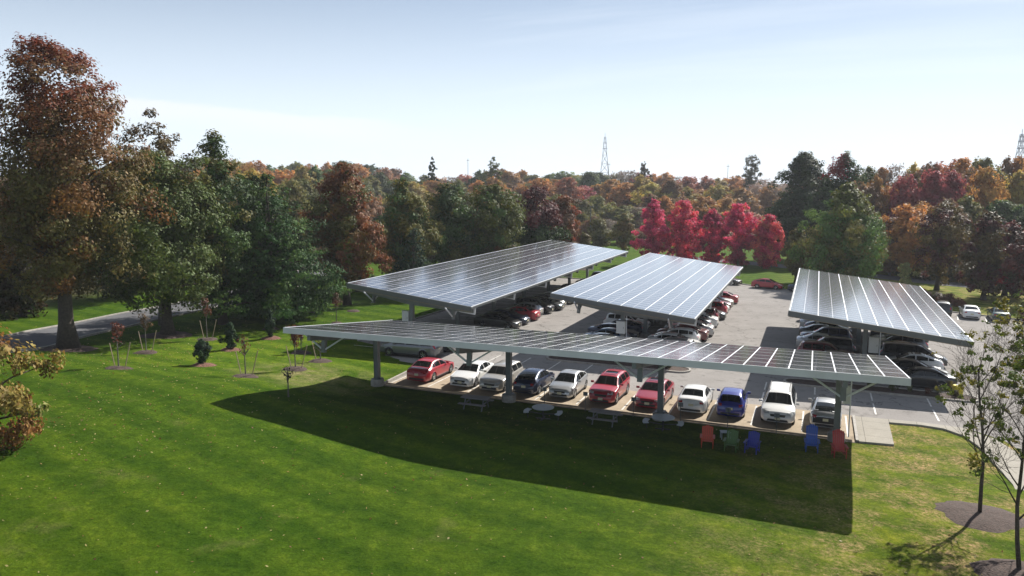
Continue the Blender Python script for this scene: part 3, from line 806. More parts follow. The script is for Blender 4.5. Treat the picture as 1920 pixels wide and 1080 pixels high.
# front row: bumper line at y about 48.4; nose towards the lawn = -Y
def front(kind, pm, x, ybump, nose_out, label, cat, opts='', da=0):
    L = CARS[kind]['L']; da += R_(-.028, .028)
    place_car(kind, pm, x, ybump + L / 2 + R_(-.05, .12), (-H if nose_out else H) + da, label, cat, GF, opts)
front('sedan', 'red', -26.35, 48.15, False, 'red sedan parked tail out at the left end of the front row', 'car', 'chrome', .0)
front('sedan', 'white', -22.95, 48.10, True, 'white sedan with its nose out, next to the red sedan at the left end', 'car', 'w')
front('wagon', 'champagne', -20.55, 47.85, True, 'silvery white crossover partly behind the second steel post', 'car', 'chrome')
front('liftback', 'navy', -18.10, 48.15, False, 'dark blue liftback parked tail out beside the second steel post', 'car')
front('liftback', 'silver', -15.60, 48.15, True, 'silver grey hatchback between the dark blue liftback and a red crossover', 'car', 'm')
front('suv', 'red', -12.65, 48.00, True, 'bright red crossover with a sunroof, taller than its neighbours', 'car', 'sunroof')
front('sedan', 'maroon', -9.62, 48.10, True, 'dusky red sedan with a sunroof, half behind the third steel post', 'car', 'sunroof')
front('sedan', 'white', -6.95, 48.35, False, 'white sedan parked tail out beside the small blue hatchback', 'car')
front('hatch', 'blue', -4.60, 48.35, False, 'small royal blue hatchback parked tail out', 'car')
front('minivan', 'white', -1.75, 48.05, True, 'white minivan with roof rails parked nose out', 'minivan', 'rails_dark_chrome')
front('liftback', 'silver', 1.00, 48.35, False, 'silver liftback with a black tailgate at the right end of the front row', 'car', 'dark_tail')

ORD = ['nearest', 'second', 'third', 'fourth', 'fifth', 'sixth', 'seventh', 'eighth', 'ninth', 'tenth', 'eleventh', 'twelfth', 'thirteenth', 'fourteenth', 'fifteenth', 'sixteenth', 'seventeenth', 'eighteenth', 'nineteenth', 'twentieth', 'twenty first']
WORD = {'sedan': 'sedan', 'hatch': 'small hatchback', 'liftback': 'liftback', 'suv': 'sport utility vehicle', 'minivan': 'minivan', 'wagon': 'estate car'}
CW = {'skyblue': 'steel blue', 'champagne': 'pale gold', 'dark_grey': 'dark grey', 'navy': 'navy blue', 'maroon': 'dusky red'}
def row(cars, xc, y0, side, where, group, pitch=2.74):
    k = -1
    for i, c in enumerate(cars):
        if not c: continue
        k += 1
        kind, pm, nose = c[:3]; opts = c[3] if len(c) > 3 else ''
        L = CARS[kind]['L']; off = .35 + L / 2 + R_(0, .35)
        x = xc + side * off; rz = (0 if side > 0 else math.pi) if nose else (math.pi if side > 0 else 0)
        place_car(kind, pm, x, y0 + i * pitch + R_(-.12, .12), rz + R_(-.02, .02),
                  '%s %s, %s from the near end, %s' % (CW.get(pm, pm), WORD[kind], ORD[k], where), 'minivan' if kind == 'minivan' else 'car', group, opts)
S, HB, LB, SV, MV, WG = 'sedan', 'hatch', 'liftback', 'suv', 'minivan', 'wagon'
place_car('minivan', 'grey', -31.25, 56.45, math.pi + .05, 'silver grey minivan parked with its tail to the lane behind the red sedan', 'minivan', 'cars under the left rear canopy')
place_car('liftback', 'silver', -30.6, 59.6, math.pi, 'pale silver hatchback whose tail shows beyond the grey minivan', 'car', 'cars under the left rear canopy', 'm')
row([(S, 'black', 1), (S, 'navy', 1), (S, 'red', 0, 'sunroof'), (HB, 'silver', 0), (SV, 'black', 1), (S, 'dark_grey', 1), (LB, 'grey', 1), (S, 'white', 1, 'w'), (SV, 'black', 0), (S, 'burgundy', 1),
     (HB, 'black', 1), (S, 'dark_grey', 0), (SV, 'silver', 0), (S, 'black', 1), (S, 'navy', 1), None, (SV, 'black', 1)], -32.9, 72.4, 1, 'lane side of left rear canopy', 'cars under the left rear canopy')
row([(S, 'skyblue', 1), (LB, 'skyblue', 1), (S, 'navy', 0), (LB, 'navy', 1), (SV, 'white', 0), (S, 'black', 1), (HB, 'silver', 0), None, (S, 'dark_grey', 1), (SV, 'navy', 1), (S, 'silver', 0), (S, 'black', 1), (S, 'red', 1)],
    -14.9, 66.0, -1, 'left side of middle canopy', 'cars under the middle rear canopy')
row([(S, 'red', 1), (WG, 'silver', 0, 'rails_dark'), (S, 'white', 1, 'w'), (HB, 'white', 0), (S, 'burgundy', 0), (S, 'silver', 0), (LB, 'grey', 0), (S, 'white', 0), (SV, 'burgundy', 0), (S, 'dark_grey', 1), (SV, 'red', 0),
     (S, 'white', 1), (S, 'burgundy', 1), (S, 'champagne', 1), (S, 'red', 0)], -14.5, 63.4, 1, 'right side of middle canopy', 'cars under the middle rear canopy')
row([(LB, 'silver', 1), (S, 'black', 1), (SV, 'burgundy', 0), (SV, 'black', 1), (S, 'silver', 0), (SV, 'navy', 1), (S, 'black', 0), (LB, 'navy', 0), (S, 'silver', 0), None, (S, 'black', 0)],
    4.1, 63.9, -1, 'left side of right rear canopy', 'cars under the right rear canopy')
row([(S, 'black', 0), (S, 'black', 1, 'w'), (LB, 'white', 0, 'sunroof'), (MV, 'black', 1), (S, 'dark_grey', 1), (SV, 'grey', 0), (S, 'navy', 0), (S, 'black', 1)],
    4.6, 63.0, 1, 'right side of right rear canopy', 'cars under the right rear canopy')
GB = 'cars parked along the far edge of the lot'
place_car('liftback', 'red', -6.6, 120.6, -.15, 'red hatchback parked on its own along the grass at the far edge', 'car', GB, 'm')
place_car('sedan', 'black', -12.9, 123.4, -.3, 'black sedan half hidden beyond the corner of the middle canopy', 'car', GB)
place_car('sedan', 'navy', -1.3, 117.6, -.55, 'dark blue sedan just left of the right rear canopy at the far edge', 'car', GB)
for i, (k, pm, lb) in enumerate((('suv', 'black', 'black sport utility vehicle beside the reddish hedge'), ('sedan', 'white', 'white sedan with its tail to the lot, right of the black sport utility vehicle'),
     ('sedan', 'green', 'dark green sedan in tree shade, right of the white sedan'), ('suv', 'burgundy', 'dark wine red sport utility vehicle in deep tree shade'), ('sedan', 'black', 'black sedan in deep tree shade, second from the right edge'), ('sedan', 'navy', 'dark blue sedan in tree shade at the right edge'), ('liftback', 'dark_grey', 'dark grey hatchback at the far right under the trees'))):
    place_car(k, pm, 14.2 + i * 2.8, 104.0 - i * .75, H - .05, lb, 'car', 'cars parked by the hedge')
# ------------------------------------------------------------------ lawn furniture
def slatrow(mb, c, n, size, axis, pitch, z, m=0):
    for i in range(n):
        o = (i - (n - 1) / 2) * pitch
        p = (c[0] + (o if axis == 'x' else 0), c[1] + (o if axis == 'y' else 0), z)
        mb.box(p, size)
M['plastic_grey'] = mat('grey_boards', (.20, .19, .19), .6, noise=.1)
M['round_top'] = mat('pale_tabletop', (.42, .47, .50), .4, noise=.08)
def picnic_rect(x, y, rz, label):
    r = empty('picnic_table', (x, y, hgt(x, y)), rz, label, 'picnic table', 'picnic tables on the lawn')
    t = MB(); slatrow(t, (0, 0), 5, (1.85, .14, .045), 'y', .152, .745); t.build('tabletop', M['plastic_grey'], r)
    for s in (-1, 1):
        b = MB(); slatrow(b, (0, s * .66), 2, (1.85, .13, .045), 'y', .142, .445); b.build('bench', M['plastic_grey'], r)
        f = MB(); xx = s * .62
        for q in (-1, 1): f.beam((xx, q * .58, 0), (xx, q * .22, .72), .05, .09)
        f.beam((xx, -.74, .40), (xx, .74, .40), .05, .08); f.beam((xx, -.36, .70), (xx, .36, .70), .05, .07); f.build('leg_frame', M['steel'], r)
def picnic_round(x, y, rz, label):
    r = empty('picnic_table', (x, y, hgt(x, y)), rz, label, 'picnic table', 'picnic tables on the lawn')
    t = MB(); t.lathe([(0, .76), (.66, .76), (.68, .745), (.66, .72), (0, .72)], 36); t.build('tabletop', M['round_top'], r)
    p = MB(); p.tube([(0, 0, 0), (0, 0, .72)], .06, 10); p.box((0, 0, .03), (.9, .08, .05)); p.box((0, 0, .031), (.08, .9, .054)); p.build('pedestal', M['trim'], r)
    for k in (0, 2):
        a0 = k * H + .0
        b = MB(); n = 8; vs = []
        for i in range(n + 1):
            a = a0 - .42 + .84 * i / n
            for rr, z in ((.88, .43), (1.20, .43), (1.20, .48), (.88, .48)): vs.append((math.cos(a) * rr, math.sin(a) * rr, z))
        fs = [(i * 4 + q, (i + 1) * 4 + q, (i + 1) * 4 + (q + 1) % 4, i * 4 + (q + 1) % 4) for i in range(n) for q in range(4)] + [(0, 1, 2, 3), (n * 4 + 3, n * 4 + 2, n * 4 + 1, n * 4)]
        b.add(vs, fs); b.build('bench', M['round_top'], r)
        f = MB(); f.beam((0, 0, .30), (math.cos(a0) * 1.04, math.sin(a0) * 1.04, .40), .05, .05); f.beam((math.cos(a0) * 1.0, math.sin(a0) * 1.0, .40), (math.cos(a0) * .95, math.sin(a0) * .95, 0), .05, .05); f.build('leg', M['trim'], r)
picnic_rect(-19.75, 44.0, 0.0, 'grey rectangular picnic table in the shade, left of the second steel post')
picnic_rect(-11.4, 44.3, -0.03, 'grey rectangular picnic table in the shade, between the two round tables')
picnic_round(-15.1, 43.6, .1, 'round picnic table with curved seats, left of the table under mid canopy')
picnic_round(-7.95, 44.6, .1, 'pale round picnic table with curved seats at the foot of the third steel post')
def adirondack(x, y, rz, c, label, tall=1.0):
    nm = 'chair_paint_%s' % c[0]
    if nm not in M: M[nm] = mat(nm, c[1], .45, noise=.06)
    m = M[nm]
    r = empty('lawn_chair', (x, y, hgt(x, y)), rz, label, 'lawn chair', 'colourful lawn chairs')
    # local: sitter looks towards -Y
    s = MB()
    for i in range(6):
        yy = -.42 + i * .095; s.box((0, yy, .40 - i * .025), (.54, .082, .022), M=Matrix.Rotation(-.25, 4, 'X'))
    s.build('seat', m, r)
    b = MB(); lean = .30
    for i in range(6):
        xx = (i - 2.5) * .098; hh = (.84 - .02 * abs(i - 2.5) ** 2) * tall
        top = (xx * 1.05, .12 + hh * math.sin(lean), .27 + hh * math.cos(lean)); b.beam((xx * .96, .12, .27), top, .088, .022, up=(0, 1, 0))
    for zz in (.25, .70): b.beam((-.30, .15 + zz * math.tan(lean) * tall, .27 + zz * tall), (.30, .15 + zz * math.tan(lean) * tall, .27 + zz * tall), .03, .06)
    b.build('backrest', m, r)
    for sg in (-1, 1):
        a = MB(); a.box((sg * .34, -.10, .585), (.13, .74, .024)); a.build('armrest', m, r)
        l = MB(); l.box((sg * .30, -.40, .29), (.035, .10, .58)); l.build('leg', m, r)
        l = MB(); l.beam((sg * .285, -.46, .34), (sg * .285, .42, .05), .03, .11); l.box((sg * .325, .20, .29), (.03, .08, .57)); l.build('leg', m, r)
adirondack(-5.1, 42.35, .12, ('orange', (.50, .055, .015)), 'orange red lawn chair, leftmost of the three low chairs')
adirondack(-3.8, 42.15, -.05, ('green', (.055, .13, .018)), 'olive green lawn chair between the orange red and dark blue ones')
adirondack(-2.72, 42.35, -.15, ('blue', (.012, .022, .28)), 'dark blue lawn chair, rightmost of the three low chairs')
adirondack(.25, 44.15, .05, ('mid_blue', (.012, .085, .42)), 'bright blue high backed lawn chair left of the last steel post', 1.35)
adirondack(1.62, 43.75, .16, ('red', (.42, .040, .035)), 'red high backed lawn chair in front of the last steel post', 1.35)
r = empty('side_table', (-4.35, 44.3, hgt(-4.35, 44.3)), .3, 'low slatted side table on the grass behind the green chair', 'side table')
t = MB(); slatrow(t, (0, 0), 5, (.55, .085, .025), 'y', .10, .42); t.build('tabletop', M['round_top'], r)
for a in (-1, 1):
    for b_ in (-1, 1):
        l = MB(); l.box((a * .23, b_ * .2, .20), (.035, .035, .41)); l.build('leg', M['round_top'], r)
# stall sign posts along the edge of the apron
for k, (x, wh) in enumerate(((-16.0, 'the silver grey hatchback'), (-13.25, 'the bright red crossover'), (-10.15, 'the dusky red sedan'), (-7.25, 'the white sedan parked tail out'), (-4.45, 'the small blue hatchback'), (-1.7, 'the white minivan'))):
    y = 46.45; z = hgt(x, y)
    r = empty('sign_post', (x, y, z), 0, 'thin sign post at the grass edge before ' + wh, 'sign post', 'stall sign posts along the grass edge')
    p = MB(); p.tube([(0, 0, -.1), (0, 0, 1.25)], .022, 8); p.build('post', M['dark_steel'], r)
    p = MB(); p.box((0, .03, 1.12), (.30, .012, .26)); p.build('sign_plate', M['steel'], r)
# yellow lamp base on the island end
r = empty('bollard', (9.75, 61.35, g(9.75, 61.35)), 0, 'short yellow painted concrete base at the end of the planted island', 'bollard')
M['yellow'] = mat('yellow_paint', (.62, .50, .02), .6, noise=.15)
p = MB(); p.lathe([(0, .72), (.30, .72), (.34, .68), (.34, 0)], 24); p.build('shaft', M['yellow'], r)
p = MB(); p.lathe([(0, .76), (.14, .76), (.15, .71)], 16); p.build('cap', M['steel'], r)

# ------------------------------------------------------------------ foliage
rng = np.random.default_rng(7)
def quads_mesh(name, C, N, size, colr, m, elong=1.0, parent=None):
    """C centres, N normals, size per leaf, colr per leaf (n,3)."""
    n = len(C); N = N / np.maximum(np.linalg.norm(N, axis=1, keepdims=True), 1e-6)
    a = rng.normal(size=(n, 3)); T = np.cross(N, a); T /= np.maximum(np.linalg.norm(T, axis=1, keepdims=True), 1e-6); B = np.cross(N, T)
    s = size.reshape(-1, 1) * .5
    V = np.empty((n, 4, 3)); 
    V[:, 0] = C - T * s * elong; V[:, 1] = C - B * s * .62 ; V[:, 2] = C + T * s * elong; V[:, 3] = C + B * s * .62
    me = bpy.data.meshes.new(name)
    me.vertices.add(4 * n); me.vertices.foreach_set('co', V.reshape(-1).astype(np.float32))
    me.loops.add(4 * n); me.loops.foreach_set('vertex_index', np.arange(4 * n, dtype=np.int32))
    me.polygons.add(n); me.polygons.foreach_set('loop_start', np.arange(0, 4 * n, 4, dtype=np.int32))
    try: me.polygons.foreach_set('loop_total', np.full(n, 4, dtype=np.int32))
    except Exception: pass
    me.update(calc_edges=True)
    ca = me.color_attributes.new('leaf', 'FLOAT_COLOR', 'POINT')
    cc = np.ones((n, 4, 4), dtype=np.float32); cc[:, :, :3] = colr[:, None, :]
    ca.data.foreach_set('color', cc.reshape(-1))
    me.materials.append(m)
    o = bpy.data.objects.new(name, me); col.objects.link(o)
    if parent: o.parent = parent
    return o
def clumps(H, r, zlo, nb, shape='round', rb=(.18, .30), seed=1):
    q = np.random.default_rng(seed); out = []
    ph = q.uniform(0, 6.28, 4)
    for i in range(nb):
        th = q.uniform(0, 2 * np.pi)
        for _ in range(8):
            t = q.uniform(0, 1)
            if q.uniform(0, 1) < {'cone': 1 - t * .8, 'tear': 1 - t * .7}.get(shape, math.sin(math.pi * min(1, max(0, .12 + .76 * t))) ** .5): break
        z = zlo + (H - zlo) * t
        if shape == 'round': e = math.sqrt(max(0.02, 1 - (2 * t - .92) ** 2 / 1.25))
        elif shape == 'oval': e = math.sin(math.pi * min(.97, .12 + t * .86)) ** .7
        elif shape == 'egg': e = (math.sin(math.pi * (t ** .75) * .96 + .10)) ** .8 if t < .97 else .15
        elif shape == 'cone': e = (1 - t) ** .8 + .06
        elif shape == 'tear': e = min(1, .35 + 2.6 * t) * (1 - t) ** .62 + .07
        e = max(.06, e)
        e *= 1 + .16 * math.sin(3 * th + ph[0] + 4 * t) + .10 * math.sin(5 * th + ph[1])
        rad = r * e * q.uniform(.03, .94) ** .55
        b = q.uniform(*rb) * r * (.45 + .55 * e)
        rad = max(rad, b * .2)
        out.append((math.cos(th) * max(0, rad - b * .6), math.sin(th) * max(0, rad - b * .6), min(z, H - b * .6), b))
    for t in (.12, .3, .48, .66, .82, .94):      # leaves right round the stem too
        e = {'cone': (1 - t) ** .8 + .06, 'tear': min(1, .35 + 2.6 * t) * (1 - t) ** .62 + .07}.get(shape, math.sqrt(max(.05, 1 - (2 * t - .92) ** 2 / 1.25)))
        b = r * e * .50
        if zlo < 9: out.append((q.normal(0, .05 * r), q.normal(0, .05 * r), min(zlo + (H - zlo) * t, H - b * .75), b))
    return out
def foliage(name, blobs, n, leaf, colfn, m=None, seed=3, flat=.8, parent=None, droop=0, shellk=.35):
    q = np.random.default_rng(seed)
    sb_ = []
    for i, (bx_, by_, bz_, br_) in enumerate(blobs):      # break every clump into a ragged cluster of sprays
        for j in range(5):
            v_ = q.normal(size=3); v_ /= np.linalg.norm(v_); k_ = q.uniform(.55, 1.05)
            sb_.append((bx_ + v_[0] * br_ * k_, by_ + v_[1] * br_ * k_, bz_ + v_[2] * br_ * k_ * .75, br_ * q.uniform(.28, .55), i))
        sb_.append((bx_, by_, bz_, br_ * .8, i))
    B = np.array(sb_); own = B[:, 4].astype(int); w = B[:, 3] ** 1.8; w /= w.sum()
    k = q.choice(len(B), size=n, p=w)
    d = q.normal(size=(n, 3)); d /= np.linalg.norm(d, axis=1, keepdims=True)
    rr = 1 - np.abs(q.normal(0, shellk, n)); rr = np.clip(rr, .05, 1.1)
    rr *= 1 + .22 * np.sin(d[:, 0] * 7 + k) * np.sin(d[:, 1] * 6 + k * 2) + q.normal(0, .05, n)
    C = B[k, :3] + d * rr[:, None] * B[k, 3:4] * np.array([1, 1, flat])
    C[:, 2] -= droop * (np.hypot(d[:, 0], d[:, 1]) ** 2) * B[k, 3]
    cc_ = B[:, :3].mean(0); ext = np.maximum(B[:, :3].std(0), .2)
    ro = (C - cc_) / ext; ro /= np.maximum(np.linalg.norm(ro, axis=1, keepdims=True), .2)
    N = d * .55 + ro * .75 + q.normal(0, .34, (n, 3)) + np.array([0, 0, .30])
    size = leaf * q.uniform(.45, 1.5, n)
    cl = np.array([colfn(B[i, 2], B[i, 0], B[i, 1], int(own[i])) for i in range(len(B))]) * q.uniform(.8, 1.2, (len(B), 1))
    c = cl[k] * (1 + q.normal(0, .16, (n, 1))) * (1 + q.normal(0, .06, (n, 3)))
    return quads_mesh(name, C, N, size, np.clip(c, .003, 1), m or M['leaf'], 1.0, parent)
def limbs(name, H, r, zlo, tr, blobs, parent, m='bark', n=18, lean=(0, 0), top=.8, seed=2, single=True):
    q = random.Random(seed); mb = MB()
    P = []; k = 9
    for i in range(k):
        t = i / (k - 1); P.append((lean[0] * t + math.sin(i * 1.7 + seed) * .012 * H * t, lean[1] * t + math.cos(i * 2.1 + seed) * .012 * H * t, -.15 + H * top * t))
    rad = [tr * (1.55 if i == 0 else 1) * (1 - .86 * (i / (k - 1)) ** .9) + .02 for i in range(k)]
    mb.tube(P, rad, 10)
    Bs = sorted(blobs, key=lambda b: -b[3])[:n * 2]; q.shuffle(Bs)
    for b in Bs[:n]:
        z0 = max(zlo * .75, min(b[2] * .80 - .15 * math.hypot(b[0], b[1]), H * top * .92)); t = z0 / (H * top)
        i = min(k - 2, int(t * (k - 1))); f = t * (k - 1) - i
        a = Vector(P[i]).lerp(Vector(P[i + 1]), f); e = Vector(b[:3]); mid = a.lerp(e, .5) + Vector((q.uniform(-.3, .3), q.uniform(-.3, .3), .10 * (e - a).length))
        r0 = max(.03, tr * (1 - t) * .42 + .02)
        mb.tube([a, a.lerp(mid, .5) + Vector((0, 0, .03)), mid, e], [r0, r0 * .8, r0 * .55, .015], 6)
    return mb.build(name, M[m], parent, smooth=True)
def vary(*cs):
    cs = [np.array(c) for c in cs]
    def f(z, x, y, i): 
        a = cs[(i * 7919) % len(cs)]; b = cs[(i * 104729 + 3) % len(cs)]; return a * .65 + b * .35
    return f
def tree(x, y, H, r, zlo, tr, shape, nb, nl, leaf, colfn, label, cat='tree', group=None, seed=1, m=None, bark='bark', rb=(.18, .30), name='tree', flat=.8, droop=0, nlimb=18, off=(0, 0), top=.8, shellk=.35, squash=1):
    root = empty(name, (x, y, hgt(x, y) - .05), 0, label, cat, group)
    bl = clumps(H, r, zlo, nb, shape, rb, seed)
    bl = [(b[0] + off[0], b[1] + off[1], b[2], b[3]) for b in bl]
    limbs('trunk', H, r, zlo, tr, bl, root, bark, nlimb, off, top, seed)
    foliage('crown', bl, nl, leaf, colfn, m, seed + 50, flat, root, droop, shellk)
    return root
GO = 'trees along the road and lot edge'
RED, RUST, ORG, OLV, DKG, MDG, YEL, BRN = (.21, .035, .030), (.20, .080, .035), (.24, .125, .038), (.115, .115, .030), (.030, .058, .016), (.060, .105, .026), (.27, .20, .04), (.13, .085, .038)
def oakcol(z, x, y, i):
    t = (z - 13) / 12 + .28 * math.sin(i * 2.3); t = max(0, min(1, t))
    lo = np.array(OLV) * .62 + np.array(BRN) * .38; hi = np.array(RED) * .5 + np.array(RUST) * .35
    if i % 5 == 0: lo = np.array(ORG) * .65
    return lo * (1 - t) + hi * t
tree(-56.2, 44.5, 24.6, 7.4, 5.0, .62, 'round', 240, 76000, .24, oakcol, 'tall oak with red top and olive brown lower leaves at the left', 'tree', GO, 21, rb=(.16, .28), nlimb=34)
def c2(z, x, y, i):
    t = max(0, min(1, (z - 12) / 7)); a = np.array(MDG) * .7 + np.array(OLV) * .35; b = np.array(OLV) * .8 + np.array(BRN) * .4
    return a if (i % 4 or t < .3) else b
tree(-55.7, 54.4, 16.8, 7.2, 3.2, .50, 'round', 150, 50000, .26, c2, 'broad green tree with a dark short trunk, right of the tall oak', 'tree', GO, 22, rb=(.17, .27), nlimb=32)
tree(-60.5, 58.5, 21.2, 5.0, 9, .30, 'egg', 90, 13000, .24, vary((.10, .09, .04), (.13, .08, .04)), 'thin crowned tree with bare stems rising behind the broad green tree', 'tree', GO, 23, rb=(.16, .24), nlimb=26, bark='pale_bark')
tree(-55.6, 61.5, 19.2, 5.2, 3, .36, 'egg', 130, 32000, .27, vary(MDG, DKG, OLV), 'tall pointed green tree between the broad tree and the pine', 'tree', GO, 24, nlimb=20)
# white pine with layered sprays
def pine(x, y, H, r, label, seed, col_, nl=34000, layers=15, top_r=1.3):
    q = np.random.default_rng(seed); bl = []
    for k in range(layers):
        t = k / (layers - 1); z = 1.2 + (H - 2.0) * t; R = r * (1 - t) ** .60 + top_r * (1 - .6 * t)
        nb = int(5 + 9 * (1 - t))
        for j in range(nb):
            th = 2 * np.pi * (j + q.uniform(0, 1)) / nb; rr = R * q.uniform(.45, 1.0)
            for f in (1, .6):
                bl.append((math.cos(th) * rr * f, math.sin(th) * rr * f, z + q.uniform(-.5, .5) + .10 * rr * f, max(.45, R * q.uniform(.17, .27))))
    root = empty('pine_tree', (x, y, hgt(x, y) - .05), 0, label, 'pine tree', GO)
    limbs('trunk', H, r, 1.5, .34, bl[::5], root, 'bark', 40, (0, 0), .97, seed)
    foliage('crown', bl, nl, .25, col_, M['needle'], seed, .42, root, .10, .5)
    return root
pine(-53.2, 66.2, 15.6, 7.3, 'large spreading dark green pine left of the solar canopies', 31, vary((.032, .078, .020), (.066, .125, .030), (.028, .060, .020)), 60000, 13)
tree(-58.5, 70.5, 15.5, 5.6, 1.5, .35, 'egg', 90, 22000, .28, vary(DKG, (.04, .06, .02)), 'dark green tree half hidden behind the spreading pine', 'tree', GO, 32)
tree(-52.0, 78.4, 17.0, 5.6, 2.4, .40, 'egg', 150, 36000, .29, lambda z, x, y, i: np.array(RUST) * .95 if (z > 10 or x > 1) and i % 3 else np.array(ORG) * .55 + np.array(OLV) * .2 if i % 2 else np.array(OLV) * .8, 'rusty orange tree standing right of the big pine', 'tree', GO, 41, nlimb=22)
tree(-51.6, 91.4, 15.2, 5.2, 2.0, .34, 'egg', 120, 26000, .30, vary(OLV, (.13, .12, .022), MDG), 'yellowish green tree between the rusty orange tree and the dark round ones', 'tree', GO, 42)
pine(-47.6, 87.0, 9.2, 2.6, 'small dark spruce beside the left rear canopy', 33, vary((.014, .036, .020), (.022, .050, .024)), 9000, 11)
tree(-49.2, 101, 14.8, 5.7, 1.4, .36, 'round', 120, 26000, .32, vary(DKG, MDG, OLV), 'dark green round tree behind the left rear canopy', 'tree', GO, 43)
tree(-44.4, 106, 14.9, 6.3, 1.0, .40, 'round', 130, 30000, .32, lambda z, x, y, i: np.array(ORG) * .45 if (x > 1.5 and z < 6 and i % 2) else np.array((.085, .10, .020)) if i % 3 else np.array(MDG), 'large olive green tree behind the left rear canopy, browning low on its right side', 'tree', GO, 44)
tree(-42.3, 117.6, 14.6, 5.3, .8, .34, 'round', 110, 22000, .34, lambda z, x, y, i: np.array((.085, .024, .026)) if z > 8.5 else np.array(DKG) * .9, 'dark tree with a maroon top right of the olive green tree', 'tree', GO, 45)
tree(-42.2, 133, 13.2, 4.9, .8, .30, 'round', 90, 17000, .36, vary((.24, .060, .030), (.20, .075, .030), (.12, .06, .03)), 'red orange tree right of the maroon topped tree', 'tree', GO, 46)
tree(-39.9, 169.1, 8.9, 3.9, 1.0, .2, 'egg', 34, 9000, .36, vary((.17, .14, .025), (.12, .12, .03), (.18, .12, .03)), 'small yellow green tree on the grass left of the crimson trees', 'tree', GO, 47)
tree(-47.5, 176, 7.6, 4.2, .8, .2, 'round', 34, 7000, .4, vary(OLV, (.12, .11, .03)), 'low olive tree behind the far lamp post', 'tree', GO, 48)
tree(-38.9, 133.8, 6.8, 2.2, 2.6, .3, 'round', 20, 4000, .34, vary(OLV, BRN), 'small tree in a mulch ring beyond the left rear canopy', 'tree', GO, 49)
CR = [(-29.7, 150.5, 12.5, 'leftmost of the five crimson trees, beside the small yellow green tree'), (-24.1, 151.7, 12.2, 'second of the five crimson trees from the left'), (-18.7, 151.7, 11.5, 'middle one of the five crimson trees'),
      (-13.9, 152.5, 11.8, 'fourth of the five crimson trees from the left'), (-8.6, 151.9, 10.3, 'rightmost and lowest of the five crimson trees, its trunk in view')]
for i, (x, y, H_, lb) in enumerate(CR):
    tree(x, y, H_ + (0, .2, -.5, .1, -.2)[i], (4.1, 4.3, 3.8, 4.2, 3.9)[i], .3, .2, 'round' if i in (1, 3) else 'egg', 120, 24000, .28, [vary((.60, .085, .20), (.50, .065, .17), (.40, .04, .12)), vary((.52, .05, .14), (.44, .04, .12), (.62, .10, .16)), vary((.62, .06, .15), (.46, .05, .15), (.34, .03, .10)), vary((.56, .05, .17), (.66, .09, .18), (.40, .04, .12)), vary((.64, .09, .17), (.52, .05, .13), (.58, .14, .14))][i], 'vivid ' + lb, 'tree', 'five crimson trees', 60 + i, M['thin_leaf'], rb=(.14, .24), flat=1.0)
GR = 'trees at the edge of the right hand wood'
tree(-3.0, 172, 22.3, 9.6, .5, .5, 'egg', 230, 52000, .42, vary((.020, .042, .018), (.030, .055, .020), (.04, .06, .02)), 'tall dark pointed tree right of the crimson trees', 'tree', GR, 71, rb=(.15, .22))
tree(4.4, 171, 22.0, 8.0, 2, .4, 'egg', 170, 32000, .40, lambda z, x, y, i: np.array((.22, .03, .03)) if z > 17 and x < 0 else np.array(DKG) if i % 3 else np.array(MDG), 'tall dark green tree with a patch of red near its top', 'tree', GR, 72)
tree(3.7, 127.5, 15.7, 7.8, .5, .45, 'egg', 200, 52000, .34, lambda z, x, y, i: np.array((.12, .14, .028)) if z > 11 and x > -2 else np.array(MDG) * 1.7 if i % 3 else np.array(OLV) * 1.3, 'big green rounded tree standing behind the right rear canopy', 'tree', GR, 73, rb=(.15, .24))
tree(-2.9, 131, 8.8, 3.2, 1.0, .25, 'egg', 30, 8000, .36, vary(OLV, (.13, .10, .03)), 'smaller olive tree at the left foot of the big green rounded tree', 'tree', GR, 74)
tree(25.2, 128, 10.6, 5.0, .5, .3, 'round', 60, 15000, .32, vary((.17, .020, .028), (.09, .016, .020), (.06, .03, .02)), 'dark red leaved tree standing in front of the wood at the right', 'tree', GR, 75)
tree(27.5, 122, 12.6, 3.6, 1, .3, 'egg', 40, 9000, .34, vary((.13, .016, .022), (.05, .04, .02)), 'wine red tree at the right edge before the wood', 'tree', GR, 76)
for i, (x, y, H_, r_, cc, lb) in enumerate(((21.5, 121.5, 12.0, 4.6, (.10, .075, .03), 'brown leaved tree behind the hedge at the right'), (31.0, 116.0, 13.0, 5.2, (.09, .08, .03), 'olive brown tree shading the cars at the right edge'), (17.0, 131.0, 13.5, 5.0, (.13, .10, .03), 'olive tree standing between the big green tree and the dark red ones'))):
    tree(x, y, H_, r_, 1, .3, 'round', 60, 13000, .34, vary(cc, tuple(a * .6 for a in cc), (.08, .03, .03)), lb, 'tree', GR, 130 + i)
# near left tree whose crown enters the frame
def edcol(z, x, y, i): return np.array((.20, .15, .035)) if i % 3 == 0 else np.array((.15, .15, .035)) if i % 3 == 1 else np.array((.23, .12, .04))
tree(-34.9, 22.2, 6.6, 3.8, .2, .24, 'round', 56, 21000, .20, edcol, 'golden brown tree at the left edge, nearest the camera', 'tree', GO, 81, rb=(.16, .26), nlimb=30)
